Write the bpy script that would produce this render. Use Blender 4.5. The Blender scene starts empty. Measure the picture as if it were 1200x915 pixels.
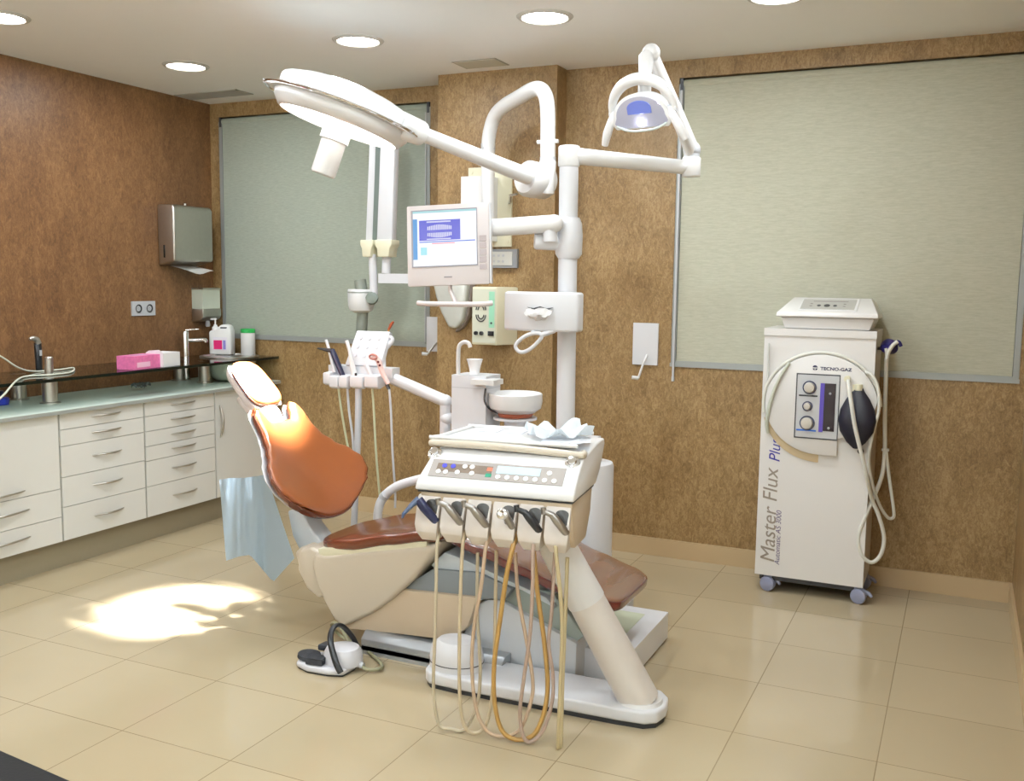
import bpy, bmesh, math, random
from mathutils import Vector, Matrix
random.seed(4)
PI = math.pi
C = bpy.context.scene.collection
V = Vector

# ---------------------------------------------------------------- camera model
F_PX, YAW, PITCH, ROLL, CAMH = 1137.17, math.radians(24.9116), math.radians(6.4316), math.radians(0.7313), 1.5
fwd = V((-math.sin(YAW)*math.cos(PITCH), math.cos(YAW)*math.cos(PITCH), -math.sin(PITCH)))
rt = V((math.cos(YAW), math.sin(YAW), 0)); up0 = rt.cross(fwd)
rt2 = math.cos(ROLL)*rt + math.sin(ROLL)*up0
up2 = -math.sin(ROLL)*rt + math.cos(ROLL)*up0
O = V((0, 0, CAMH))
def ray(u, v): return rt2*((u-600)/F_PX) - up2*((v-457.5)/F_PX) + fwd
def P(u, v, y):                       # point seen at u, v that stands at depth y
    d = ray(u, v); return O + d*(y/d.y)
def PX(u, v, x):
    d = ray(u, v); return O + d*(x/d.x)
def PZ(u, v, z):
    d = ray(u, v); return O + d*((z-CAMH)/d.z)

# ---------------------------------------------------------------- materials
def lin(c):
    c = c/255.0
    return c/12.92 if c <= 0.04045 else ((c+0.055)/1.055)**2.4
def rgb(r, g, b): return (lin(r), lin(g), lin(b), 1)
MATS = {}
def mat(name, col, rough=0.4, metal=0.0, vary=0.04, scale=12, spec=0.5, coat=0.0, bump=0.0, emit=None, estr=0, trans=0, alpha=1, bscale=80):
    if name in MATS: return MATS[name]
    m = bpy.data.materials.new(name); m.use_nodes = True
    nt = m.node_tree; b = nt.nodes['Principled BSDF']
    b.inputs['Roughness'].default_value = rough; b.inputs['Metallic'].default_value = metal
    b.inputs['Specular IOR Level'].default_value = spec
    b.inputs['Coat Weight'].default_value = coat
    b.inputs['Coat Roughness'].default_value = 0.08
    b.inputs['Transmission Weight'].default_value = trans
    b.inputs['Alpha'].default_value = alpha
    if vary > 0:
        tc = nt.nodes.new('ShaderNodeTexCoord')
        n = nt.nodes.new('ShaderNodeTexNoise'); n.inputs['Scale'].default_value = scale; n.inputs['Detail'].default_value = 5
        mx = nt.nodes.new('ShaderNodeMix'); mx.data_type = 'RGBA'
        mx.inputs[6].default_value = tuple(c*(1-vary) for c in col[:3])+(1,)
        mx.inputs[7].default_value = tuple(min(1, c*(1+vary)) for c in col[:3])+(1,)
        nt.links.new(tc.outputs['Object'], n.inputs['Vector'])
        nt.links.new(n.outputs['Fac'], mx.inputs[0]); nt.links.new(mx.outputs[2], b.inputs['Base Color'])
    else:
        b.inputs['Base Color'].default_value = col
    if bump > 0:
        tc = nt.nodes.new('ShaderNodeTexCoord')
        n2 = nt.nodes.new('ShaderNodeTexNoise'); n2.inputs['Scale'].default_value = bscale
        bp = nt.nodes.new('ShaderNodeBump'); bp.inputs['Strength'].default_value = bump; bp.inputs['Distance'].default_value = 0.002
        nt.links.new(tc.outputs['Object'], n2.inputs['Vector'])
        nt.links.new(n2.outputs['Fac'], bp.inputs['Height']); nt.links.new(bp.outputs['Normal'], b.inputs['Normal'])
    if emit:
        b.inputs['Emission Color'].default_value = emit; b.inputs['Emission Strength'].default_value = estr
    MATS[name] = m
    return m

def wallpaper(name, dark, light, mid):
    m = bpy.data.materials.new(name); m.use_nodes = True; nt = m.node_tree; b = nt.nodes['Principled BSDF']
    b.inputs['Roughness'].default_value = 0.42; b.inputs['Specular IOR Level'].default_value = 0.4
    tc = nt.nodes.new('ShaderNodeTexCoord')
    mp = nt.nodes.new('ShaderNodeMapping'); mp.inputs['Scale'].default_value = (1, 1, 0.5)
    nt.links.new(tc.outputs['Object'], mp.inputs['Vector'])
    n1 = nt.nodes.new('ShaderNodeTexNoise'); n1.inputs['Scale'].default_value = 40; n1.inputs['Detail'].default_value = 8
    n1.inputs['Roughness'].default_value = 0.68; n1.inputs['Distortion'].default_value = 1.4
    n2 = nt.nodes.new('ShaderNodeTexNoise'); n2.inputs['Scale'].default_value = 5.5; n2.inputs['Detail'].default_value = 6
    n2.inputs['Distortion'].default_value = 0.8
    n3 = nt.nodes.new('ShaderNodeTexNoise'); n3.inputs['Scale'].default_value = 90; n3.inputs['Detail'].default_value = 3
    n3.inputs['Distortion'].default_value = 2.5
    for n in (n1, n2, n3): nt.links.new(mp.outputs['Vector'], n.inputs['Vector'])
    a = nt.nodes.new('ShaderNodeMath'); a.operation = 'MULTIPLY_ADD'; a.inputs[1].default_value = 0.5
    nt.links.new(n1.outputs['Fac'], a.inputs[0])
    a2 = nt.nodes.new('ShaderNodeMath'); a2.operation = 'MULTIPLY'; a2.inputs[1].default_value = 0.22
    nt.links.new(n2.outputs['Fac'], a2.inputs[0])
    a3 = nt.nodes.new('ShaderNodeMath'); a3.operation = 'MULTIPLY_ADD'; a3.inputs[1].default_value = 0.28
    nt.links.new(n3.outputs['Fac'], a3.inputs[0]); nt.links.new(a2.outputs[0], a3.inputs[2])
    nt.links.new(a3.outputs[0], a.inputs[2])
    cr = nt.nodes.new('ShaderNodeValToRGB'); e = cr.color_ramp.elements
    e[0].position = 0.33; e[0].color = dark; e[1].position = 0.68; e[1].color = light
    k = cr.color_ramp.elements.new(0.49); k.color = mid
    nt.links.new(a.outputs[0], cr.inputs['Fac']); nt.links.new(cr.outputs['Color'], b.inputs['Base Color'])
    bp = nt.nodes.new('ShaderNodeBump'); bp.inputs['Strength'].default_value = 0.25; bp.inputs['Distance'].default_value = 0.003
    nt.links.new(a.outputs[0], bp.inputs['Height']); nt.links.new(bp.outputs['Normal'], b.inputs['Normal'])
    return m
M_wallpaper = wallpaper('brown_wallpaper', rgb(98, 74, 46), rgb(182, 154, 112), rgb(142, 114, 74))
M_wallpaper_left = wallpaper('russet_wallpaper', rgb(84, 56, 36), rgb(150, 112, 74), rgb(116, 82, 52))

def floor_material():
    m = bpy.data.materials.new('beige_floor_tiles'); m.use_nodes = True; nt = m.node_tree; b = nt.nodes['Principled BSDF']
    tc = nt.nodes.new('ShaderNodeTexCoord')
    mp = nt.nodes.new('ShaderNodeMapping'); mp.inputs['Location'].default_value = (0.17, -4.05, 0)
    nt.links.new(tc.outputs['Object'], mp.inputs['Vector'])
    br = nt.nodes.new('ShaderNodeTexBrick'); br.offset = 0.0; br.squash = 1.0
    br.inputs['Scale'].default_value = 1; br.inputs['Brick Width'].default_value = 0.4575; br.inputs['Row Height'].default_value = 0.45
    br.inputs['Mortar Size'].default_value = 0.0022; br.inputs['Mortar Smooth'].default_value = 0.3; br.inputs['Bias'].default_value = 0
    br.inputs['Color1'].default_value = rgb(180, 165, 136); br.inputs['Color2'].default_value = rgb(175, 160, 131)
    br.inputs['Mortar'].default_value = rgb(142, 126, 98)
    nt.links.new(mp.outputs['Vector'], br.inputs['Vector'])
    n = nt.nodes.new('ShaderNodeTexNoise'); n.inputs['Scale'].default_value = 3; n.inputs['Detail'].default_value = 6
    nt.links.new(tc.outputs['Object'], n.inputs['Vector'])
    mx = nt.nodes.new('ShaderNodeMix'); mx.data_type = 'RGBA'; mx.blend_type = 'MULTIPLY'; mx.inputs[0].default_value = 0.16
    cr = nt.nodes.new('ShaderNodeValToRGB'); cr.color_ramp.elements[0].color = (.6, .55, .5, 1); cr.color_ramp.elements[1].color = (1, 1, 1, 1)
    nt.links.new(n.outputs['Fac'], cr.inputs['Fac'])
    nt.links.new(br.outputs['Color'], mx.inputs[6]); nt.links.new(cr.outputs['Color'], mx.inputs[7])
    nt.links.new(mx.outputs[2], b.inputs['Base Color'])
    b.inputs['Roughness'].default_value = 0.13; b.inputs['Specular IOR Level'].default_value = 0.5
    bp = nt.nodes.new('ShaderNodeBump'); bp.inputs['Strength'].default_value = 0.3; bp.inputs['Distance'].default_value = 0.001; bp.invert = True
    nt.links.new(br.outputs['Fac'], bp.inputs['Height']); nt.links.new(bp.outputs['Normal'], b.inputs['Normal'])
    return m
def blind_material(name, c1, c2, tr):
    m = bpy.data.materials.new(name); m.use_nodes = True; nt = m.node_tree
    for n in list(nt.nodes): nt.nodes.remove(n)
    out = nt.nodes.new('ShaderNodeOutputMaterial'); tc = nt.nodes.new('ShaderNodeTexCoord')
    mp = nt.nodes.new('ShaderNodeMapping'); mp.inputs['Scale'].default_value = (6, 6, 60)
    nt.links.new(tc.outputs['Object'], mp.inputs['Vector'])
    n = nt.nodes.new('ShaderNodeTexNoise'); n.inputs['Scale'].default_value = 4; n.inputs['Detail'].default_value = 8; n.inputs['Roughness'].default_value = .7
    nt.links.new(mp.outputs['Vector'], n.inputs['Vector'])
    cr = nt.nodes.new('ShaderNodeValToRGB'); cr.color_ramp.elements[0].color = c1; cr.color_ramp.elements[1].color = c2
    cr.color_ramp.elements[0].position = .35; cr.color_ramp.elements[1].position = .65
    nt.links.new(n.outputs['Fac'], cr.inputs['Fac'])
    d = nt.nodes.new('ShaderNodeBsdfDiffuse'); t = nt.nodes.new('ShaderNodeBsdfTranslucent'); tp = nt.nodes.new('ShaderNodeBsdfTransparent')
    nt.links.new(cr.outputs['Color'], d.inputs['Color']); nt.links.new(cr.outputs['Color'], t.inputs['Color'])
    m1 = nt.nodes.new('ShaderNodeMixShader'); m1.inputs[0].default_value = .07
    nt.links.new(d.outputs[0], m1.inputs[1]); nt.links.new(t.outputs[0], m1.inputs[2])
    m2 = nt.nodes.new('ShaderNodeMixShader'); m2.inputs[0].default_value = tr
    nt.links.new(m1.outputs[0], m2.inputs[1]); nt.links.new(tp.outputs[0], m2.inputs[2])
    nt.links.new(m2.outputs[0], out.inputs['Surface'])
    return m
def glass_mat(name, col, alpha, rough=0.03):
    m = bpy.data.materials.new(name); m.use_nodes = True; nt = m.node_tree
    for n in list(nt.nodes): nt.nodes.remove(n)
    out = nt.nodes.new('ShaderNodeOutputMaterial')
    g = nt.nodes.new('ShaderNodeBsdfGlossy'); g.inputs['Roughness'].default_value = rough
    t = nt.nodes.new('ShaderNodeBsdfTransparent'); t.inputs['Color'].default_value = col
    fr = nt.nodes.new('ShaderNodeFresnel'); fr.inputs['IOR'].default_value = 1.5
    a = nt.nodes.new('ShaderNodeMath'); a.operation = 'MULTIPLY_ADD'; a.inputs[1].default_value = 1.0; a.inputs[2].default_value = alpha
    a.use_clamp = True
    nt.links.new(fr.outputs[0], a.inputs[0])
    mx = nt.nodes.new('ShaderNodeMixShader'); nt.links.new(a.outputs[0], mx.inputs[0])
    nt.links.new(t.outputs[0], mx.inputs[1]); nt.links.new(g.outputs[0], mx.inputs[2])
    nt.links.new(mx.outputs[0], out.inputs['Surface'])
    return m

white = mat('white_lacquer', rgb(222, 222, 222), .28, coat=.2, vary=.015)
white2 = mat('white_plastic', rgb(214, 215, 219), .32, vary=.015)
cream = mat('cream_plastic', rgb(226, 222, 196), .38, vary=.02)
warmwhite = mat('warm_white_plastic', rgb(198, 187, 170), .3, vary=.02, coat=.2)
cabwhite = mat('cabinet_white_laminate', rgb(220, 220, 216), .35, vary=.015)
grey = mat('grey_plastic', rgb(150, 156, 150), .45)
lgrey = mat('light_grey_plastic', rgb(190, 192, 196), .4)
dgrey = mat('dark_grey_plastic', rgb(62, 62, 66), .45)
black = mat('black_plastic', rgb(22, 23, 26), .4)
navy = mat('navy_plastic', rgb(26, 30, 62), .35)
chrome = mat('chrome', (0.8, .8, .8, 1), .12, 1.0, vary=0)
steel = mat('brushed_steel', (0.58, .56, .52, 1), .3, 1.0, vary=.06, scale=40)
alu = mat('aluminium_frame', (0.36, .38, .37, 1), .5, .35, vary=.03)
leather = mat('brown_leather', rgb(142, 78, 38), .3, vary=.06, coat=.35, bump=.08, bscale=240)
leather_dark = mat('dark_leather_and_edge_shade', rgb(98, 48, 28), .24, vary=.06, coat=.3)  # dark seat leather; also paints the shaded rims of backrest and headrest
leather_film = mat('leather_under_clear_film', rgb(118, 86, 68), .2, vary=.12, scale=9, coat=.7)
beige = mat('beige_plastic', rgb(190, 172, 148), .35, vary=.02)
glow = mat('lamp_diffuser', (1, 1, 1, 1), .5, vary=0, emit=(1, .97, .9, 1), estr=14)

# ---------------------------------------------------------------- mesh builder
class MB:
    def __init__(s): s.bm = bmesh.new()
    def _fin(s, vs, bevel=0, seg=3, M=None):
        if bevel > 0:
            es = set()
            for v in vs:
                for e in v.link_edges: es.add(e)
            es = [e for e in es if len(e.link_faces) == 2 and e.calc_face_angle(0) > math.radians(28)]
            r = bmesh.ops.bevel(s.bm, geom=es, offset=bevel, segments=seg, affect='EDGES', profile=.5, clamp_overlap=True)
            allv = set(v for v in vs if v.is_valid) | set(r['verts'])
            vs = list(allv)
        if M is not None:
            bmesh.ops.transform(s.bm, matrix=M, verts=vs)
        return s
    def box(s, a, b, bevel=0, seg=2, M=None):
        x0, x1 = sorted((a[0], b[0])); y0, y1 = sorted((a[1], b[1])); z0, z1 = sorted((a[2], b[2]))
        vs = [s.bm.verts.new(p) for p in ((x0,y0,z0),(x1,y0,z0),(x1,y1,z0),(x0,y1,z0),(x0,y0,z1),(x1,y0,z1),(x1,y1,z1),(x0,y1,z1))]
        for f in ((3,2,1,0),(4,5,6,7),(0,1,5,4),(1,2,6,5),(2,3,7,6),(3,0,4,7)): s.bm.faces.new([vs[i] for i in f])
        return s._fin(vs, bevel, seg, M)
    def cbox(s, c, size, bevel=0, seg=2, M=None):
        c = V(c); h = V(size)/2
        return s.box(c-h, c+h, bevel, seg, M)
    def prism(s, pts, f0, f1, bevel=0, seg=2, M=None):
        """pts: outline (p, q); f0/f1 map (p, q) to the two end points"""
        A = [s.bm.verts.new(f0(*p)) for p in pts]; B = [s.bm.verts.new(f1(*p)) for p in pts]
        n = len(pts)
        s.bm.faces.new(A); s.bm.faces.new(list(reversed(B)))
        for i in range(n):
            s.bm.faces.new((A[i], B[i], B[(i+1) % n], A[(i+1) % n]))
        fs = set()
        for v in A+B:
            for f in v.link_faces: fs.add(f)
        bmesh.ops.recalc_face_normals(s.bm, faces=list(fs))
        return s._fin(A+B, bevel, seg, M)
    def prismY(s, pts, y0, y1, bevel=0, seg=2, M=None):
        return s.prism(pts, lambda p, q: (p, y0, q), lambda p, q: (p, y1, q), bevel, seg, M)
    def prismZ(s, pts, z0, z1, bevel=0, seg=2, M=None):
        return s.prism(pts, lambda p, q: (p, q, z0), lambda p, q: (p, q, z1), bevel, seg, M)
    def lathe(s, prof, seg=32, M=None, sx=1, sy=1):
        """prof: list of (r, z)"""
        rings = []
        allv = []
        for r, z in prof:
            if r < 1e-6:
                v = s.bm.verts.new((0, 0, z)); rings.append([v]); allv.append(v)
            else:
                ring = [s.bm.verts.new((sx*r*math.cos(2*PI*i/seg), sy*r*math.sin(2*PI*i/seg), z)) for i in range(seg)]
                rings.append(ring); allv += ring
        fs = []
        for a, b in zip(rings, rings[1:]):
            for i in range(seg):
                j = (i+1) % seg
                q = [a[i % len(a)], a[j % len(a)], b[j % len(b)], b[i % len(b)]]
                q2 = []
                for v in q:
                    if v not in q2: q2.append(v)
                if len(q2) > 2: fs.append(s.bm.faces.new(q2))
        if len(rings[0]) > 1: fs.append(s.bm.faces.new(rings[0]))
        if len(rings[-1]) > 1: fs.append(s.bm.faces.new(rings[-1]))
        bmesh.ops.recalc_face_normals(s.bm, faces=fs)
        return s._fin(allv, 0, 0, M)
    def tube(s, pts, r, seg=12, n=6, smooth=True, closed=False, sq=None):
        pts = [V(p) for p in pts]
        rs = r if isinstance(r, (list, tuple)) else [r]*len(pts)
        if smooth and len(pts) > 2:
            q, qr = [], []
            N = len(pts)
            rng = range(N if closed else N-1)
            for i in rng:
                g = lambda k: pts[k % N] if closed else pts[max(0, min(N-1, k))]
                p0, p1, p2, p3 = g(i-1), g(i), g(i+1), g(i+2)
                for k in range(n):
                    t = k/n
                    q.append(0.5*((2*p1)+(p2-p0)*t+(2*p0-5*p1+4*p2-p3)*t*t+(3*p1-p0-3*p2+p3)*t**3))
                    qr.append(rs[i]*(1-t)+rs[(i+1) % N]*t)
            if not closed: q.append(pts[-1]); qr.append(rs[-1])
            pts, rs = q, qr
        N = len(pts)
        T = []
        for i in range(N):
            if closed: t = pts[(i+1) % N]-pts[i-1]
            else: t = pts[min(N-1, i+1)]-pts[max(0, i-1)]
            T.append(t.normalized())
        ref = V((0, 0, 1)) if abs(T[0].z) < .9 else V((1, 0, 0))
        nrm = (ref - T[0]*ref.dot(T[0])).normalized()
        rings = []
        for i in range(N):
            nrm = (nrm - T[i]*nrm.dot(T[i])).normalized()
            bn = T[i].cross(nrm)
            ring = []
            for k in range(seg):
                a = 2*PI*k/seg
                ca, sa = math.cos(a), math.sin(a)
                if sq:
                    ca, sa = ca*sq[0], sa*sq[1]
                ring.append(s.bm.verts.new(pts[i]+(nrm*ca+bn*sa)*rs[i]))
            rings.append(ring)
        fs = []
        for i in range(N if closed else N-1):
            a, b = rings[i], rings[(i+1) % N]
            for k in range(seg):
                fs.append(s.bm.faces.new((a[k], a[(k+1) % seg], b[(k+1) % seg], b[k])))
        if not closed:
            fs.append(s.bm.faces.new(list(reversed(rings[0])))); fs.append(s.bm.faces.new(rings[-1]))
        bmesh.ops.recalc_face_normals(s.bm, faces=fs)
        return s
    def cyl(s, a, b, r, r2=None, seg=28, bev=0):
        a, b = V(a), V(b); r2 = r if r2 is None else r2
        L = (b-a).length
        M = Matrix.Translation(a) @ (b-a).to_track_quat('Z', 'Y').to_matrix().to_4x4()
        if bev:
            prof = [(0, 0), (r-bev, 0), (r-bev*.3, bev*.3), (r, bev), (r2, L-bev), (r2-bev*.3, L-bev*.3), (r2-bev, L), (0, L)]
        else: prof = [(r, 0), (r2, L)]
        return s.lathe(prof, seg, M)
    def ball(s, c, r, M=None, seg=20, sz=1.0):
        prof = [(r*math.sin(PI*i/12), -r*sz*math.cos(PI*i/12)) for i in range(13)]
        prof[0] = (0, prof[0][1]); prof[-1] = (0, prof[-1][1])
        return s.lathe(prof, seg, Matrix.Translation(V(c)) @ (M or Matrix()))
    def pillow(s, W, B, T, top, bot, n=28, M=None, bend=None, p=6, pq=.42):
        """closed cushion: s in -1..1 across, v in -1..1 along; W(v) half width, B(s)/T(s) ends"""
        def smp(k): return math.sin((k/n*2-1)*PI/2)
        up, dn = [], []
        allv = []
        for i in range(n+1):
            ru, rd = [], []
            for j in range(n+1):
                ss, vv = smp(j), smp(i)
                x = ss*W(vv); y = B(ss)+(T(ss)-B(ss))*(vv+1)/2
                e = (max(0, 1-abs(ss)**p)*max(0, 1-abs(vv)**p))**pq
                zt, zb = top*e, -bot*e
                q = V((x, y, zt)); q2 = V((x, y, zb))
                if bend: q = bend(q); q2 = bend(q2)
                if M is not None: q = M @ q; q2 = M @ q2
                a = s.bm.verts.new(q); ru.append(a)
                edge = i in (0, n) or j in (0, n)
                rd.append(a if edge else s.bm.verts.new(q2))
            up.append(ru); dn.append(rd)
        fs = []
        for i in range(n):
            for j in range(n):
                fs.append(s.bm.faces.new((up[i][j], up[i][j+1], up[i+1][j+1], up[i+1][j])))
                fs.append(s.bm.faces.new((dn[i][j], dn[i+1][j], dn[i+1][j+1], dn[i][j+1]))) if len({dn[i][j], dn[i+1][j], dn[i+1][j+1], dn[i][j+1]} & {up[i][j], up[i][j+1], up[i+1][j+1], up[i+1][j]}) < 4 else None
        bmesh.ops.recalc_face_normals(s.bm, faces=[f for f in fs if f])
        return s
    def sheet(s, rows, thick=0.0015):
        """rows: grid of points; two sided thin sheet with thickness"""
        g = [[s.bm.verts.new(p) for p in r] for r in rows]
        fs = []
        for i in range(len(g)-1):
            for j in range(len(g[0])-1):
                fs.append(s.bm.faces.new((g[i][j], g[i][j+1], g[i+1][j+1], g[i+1][j])))
        bmesh.ops.solidify(s.bm, geom=fs, thickness=thick)
        return s

def link(name, mb, material, parent=None, ang=38):
    me = bpy.data.meshes.new(name)
    mb.bm.to_mesh(me); mb.bm.free()
    me.materials.append(material)
    for p in me.polygons: p.use_smooth = True
    me.set_sharp_from_angle(angle=math.radians(ang))
    o = bpy.data.objects.new(name, me); C.objects.link(o)
    if parent is not None:
        o.parent = parent
        if parent.type == 'EMPTY':
            o.matrix_parent_inverse = parent.matrix_basis.inverted()
        elif parent.parent is None:                     # part of a thing that is itself a mesh
            o.matrix_parent_inverse = parent.matrix_basis.inverted()
    else:
        xs = [v.co for v in me.vertices]
        c = V(((min(v.x for v in xs)+max(v.x for v in xs))/2, (min(v.y for v in xs)+max(v.y for v in xs))/2, min(v.z for v in xs)))
        for v in me.vertices: v.co -= c
        o.location = c
    return o
def thing(name, label, cat, loc, group=None):
    o = bpy.data.objects.new(name, None); C.objects.link(o); o.location = loc
    o.empty_display_size = .05
    o['label'] = label; o['category'] = cat
    if group: o['group'] = group
    return o
def tag(o, label, cat, group=None, kind=None):
    o['label'] = label; o['category'] = cat
    if group: o['group'] = group
    if kind: o['kind'] = kind
    return o
def _x(): pass
def struct(name, mb, m, parent=None):
    me = bpy.data.meshes.new(name); mb.bm.to_mesh(me); mb.bm.free(); me.materials.append(m)
    o = bpy.data.objects.new(name, me); C.objects.link(o); o.parent = parent
    if parent is None: o['kind'] = 'structure'
    return o
def dup(root, loc, label, group=None):
    r = root.copy(); C.objects.link(r); r.location = loc; r['label'] = label
    if group: r['group'] = group
    for ch in list(root.children):
        c = ch.copy(); C.objects.link(c); c.parent = r
        for g in ch.children:
            d = g.copy(); C.objects.link(d); d.parent = c
    return r
def text_mesh(body, size, M, material, parent, name='lettering', shear=0, sx=1.0, bold=0, ext=.0004, align='LEFT', spacing=1):
    cu = bpy.data.curves.new('t', 'FONT'); cu.body = body; cu.size = size; cu.shear = shear
    cu.extrude = ext; cu.offset = bold; cu.align_x = align; cu.space_character = spacing
    o = bpy.data.objects.new('t', cu); C.objects.link(o)
    dg = bpy.context.evaluated_depsgraph_get(); dg.update()
    me = bpy.data.meshes.new_from_object(o.evaluated_get(dg))
    bpy.data.objects.remove(o)
    me.name = name
    me.transform(M @ Matrix.Diagonal((sx, 1, 1, 1)))
    me.materials.clear(); me.materials.append(material)
    ob = bpy.data.objects.new(name, me); C.objects.link(ob)
    ob.parent = parent
    if parent.type == 'EMPTY' or parent.parent is None:
        ob.matrix_parent_inverse = parent.matrix_basis.inverted()
    return ob
def frame(o, ex, ey, ez):
    M = Matrix(((ex[0], ey[0], ez[0], o[0]), (ex[1], ey[1], ez[1], o[1]), (ex[2], ey[2], ez[2], o[2]), (0, 0, 0, 1)))
    return M

# ================================================================ the room
H = 2.656
XL, XR, YBL, YBR = -4.69, 0.28, 5.21, 5.10
XE, YF = 2.2, -1.8
struct('floor', MB().box((XL-.1, YF-.1, -.1), (XE+.1, YBL+.15, 0)), floor_material())
ceil_m = mat('ceiling_paint', rgb(243, 244, 244), .8, vary=.01)
struct('ceiling', MB().box((XL-.1, YF-.1, H), (XE+.1, YBL+.15, H+.1)), ceil_m)
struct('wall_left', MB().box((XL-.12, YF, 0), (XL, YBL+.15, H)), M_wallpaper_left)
# back wall, left length with the window opening, right length with the window opening
W1 = (-4.615, -2.985, 1.10, 2.565)
W2 = (-1.425, 0.245, 1.065, 2.565)
b = MB()
for (x0, x1, yy, w) in ((XL, -2.5, YBL, W1), (-2.5, XR, YBR, W2)):
    b.box((x0, yy, 0), (w[0], yy+.15, H)); b.box((w[1], yy, 0), (x1, yy+.15, H))
    b.box((w[0], yy, 0), (w[1], yy+.15, w[2])); b.box((w[0], yy, w[3]), (w[1], yy+.15, H))
struct('wall_back', b, M_wallpaper)
struct('wall_pillar', MB().box((-2.79, 4.96, 0), (-2.06, 5.2, H)), M_wallpaper)
struct('wall_right', MB().box((XR, 2.3, 0), (XR+.12, YBR+.15, H)).box((XR+.12, 2.3, 0), (XE, 2.42, H)), M_wallpaper)
struct('wall_front', MB().box((XL, YF-.12, 0), (XE, YF, H)).box((XE, YF, 0), (XE+.12, 2.42, H)), mat('plain_wall_paint', rgb(238, 236, 232), .7))
tile_trim = mat('skirting_tile', rgb(188, 164, 128), .25, vary=.05, scale=4)
struct('baseboard_back', MB().box((-2.06, YBR-.014, 0), (XR, YBR+.001, .098), .003).box((-2.804, 4.946, 0), (-2.046, 4.961, .098), .003).box((XL, YBL-.014, 0), (-2.8, YBL+.001, .098), .003).box((-2.061,4.95,0),(-2.046,YBR,.098)), tile_trim)
struct('baseboard_right', MB().box((XR-.014, 2.3, 0), (XR+.001, YBR-.014, .098), .003), tile_trim)

# windows
glass_win = glass_mat('window_glass', (.45, .5, .48, 1), .05, .25)
shutter = mat('pale_shutter_slats', rgb(150, 156, 146), .6, vary=.05)
for n, (w, yy, mull, fm) in enumerate(((W1, YBL, -3.86, alu), (W2, YBR, -.68, alu)), 1):
    x0, x1, z0, z1 = w
    root = bpy.data.objects.new('window_%d' % n, None); C.objects.link(root); root['kind'] = 'structure'
    f = MB(); t = .045
    f.box((x0-.004, yy-.008, z0-.012), (x1+.004, yy+.06, z0+.008), .003).box((x0, yy+.06, z1-t), (x1, yy+.1, z1), .003)
    f.box((x0-.002, yy+.0, z0-.01), (x0+.026, yy+.06, z1-.03), .003).box((x1-.026, yy+.0, z0-.01), (x1+.002, yy+.06, z1-.03), .003)
    struct('window_frame', f, alu, root)
    s = MB()
    ws = mat('white_sash', rgb(240, 240, 232), .5)
    for (a, c) in ((x0+.035, mull-.03), (mull+.03, x1-.035)):
        s.box((a, yy+.075, z0+.05), (a+.05, yy+.12, z1-.05)).box((c-.05, yy+.075, z0+.05), (c, yy+.12, z1-.05))
        s.box((a, yy+.075, z0+.05), (c, yy+.12, z0+.11)).box((a, yy+.075, z1-.34), (c, yy+.12, z1-.05))
    s.box((mull-.035, yy+.07, z0+.03), (mull+.035, yy+.125, z1-.04))
    struct('window_sash', s, ws, root)
    struct('window_pane', MB().box((x0+.06, yy+.095, z0+.08), (x1-.06, yy+.1, z1-.3)), glass_win, root)
    sl = MB(); z = z0+.03
    while z < z1-.05:
        sl.box((x0+.02, yy+.135, z), (x1-.02, yy+.145, z+.044)); z += .047
    struct('window_shutter', sl, shutter, root)

def roller_blind(name, w, yy, m, label, inset):
    x0, x1, z0, z1 = w
    r = thing(name, label, 'window blind', ((x0+x1)/2, yy+.01, z0), 'roller blinds over the windows')
    link('roller_tube', MB().cyl((x0+inset, yy+.022, z1-.03), (x1-inset, yy+.022, z1-.03), .024), m, r)
    link('blind_fabric', MB().box((x0+inset+.012, yy+.003, z0+.01), (x1-inset-.012, yy+.0038, z1-.03)), m, r)
    link('bottom_bar', MB().box((x0+inset+.01, yy-.006, z0-.004), (x1-inset-.01, yy+.01, z0+.02), .003), alu, r)
    for sx in (x0+inset-.002, x1-inset+.002):
        link('bracket', MB().box((sx-.008, yy-.004, z1-.065), (sx+.008, yy+.045, z1-.003), .002), dgrey, r)
    return r
bm1 = blind_material('grey_green_blind_weave', rgb(172, 180, 166), rgb(192, 200, 186), .17)
bm2 = blind_material('pale_blind_weave', rgb(192, 192, 172), rgb(210, 210, 192), .17)
r1 = roller_blind('roller_blind', W1, YBL, bm1, 'grey-green roller blind pulled down over the left window, behind the x-ray arm', .016)
r2 = roller_blind('roller_blind', W2, YBR, bm2, 'wide pale roller blind over the right window, behind the tall white cabinet', .016)
link('side_channel', MB().box((W2[0]+.012, YBR-.016, 1.0), (W2[0]+.022, YBR-.006, 2.5), .002).cyl((W2[0]+.017, YBR-.011, .975), (W2[0]+.017, YBR-.011, 1.0), .008), lgrey, r2)
link('bead_chain', MB().tube([(W1[1]-.02, YBL-.02, 2.5), (W1[1]-.02, YBL-.02, 1.12)], .0035, smooth=False, seg=6), lgrey, r1)

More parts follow.
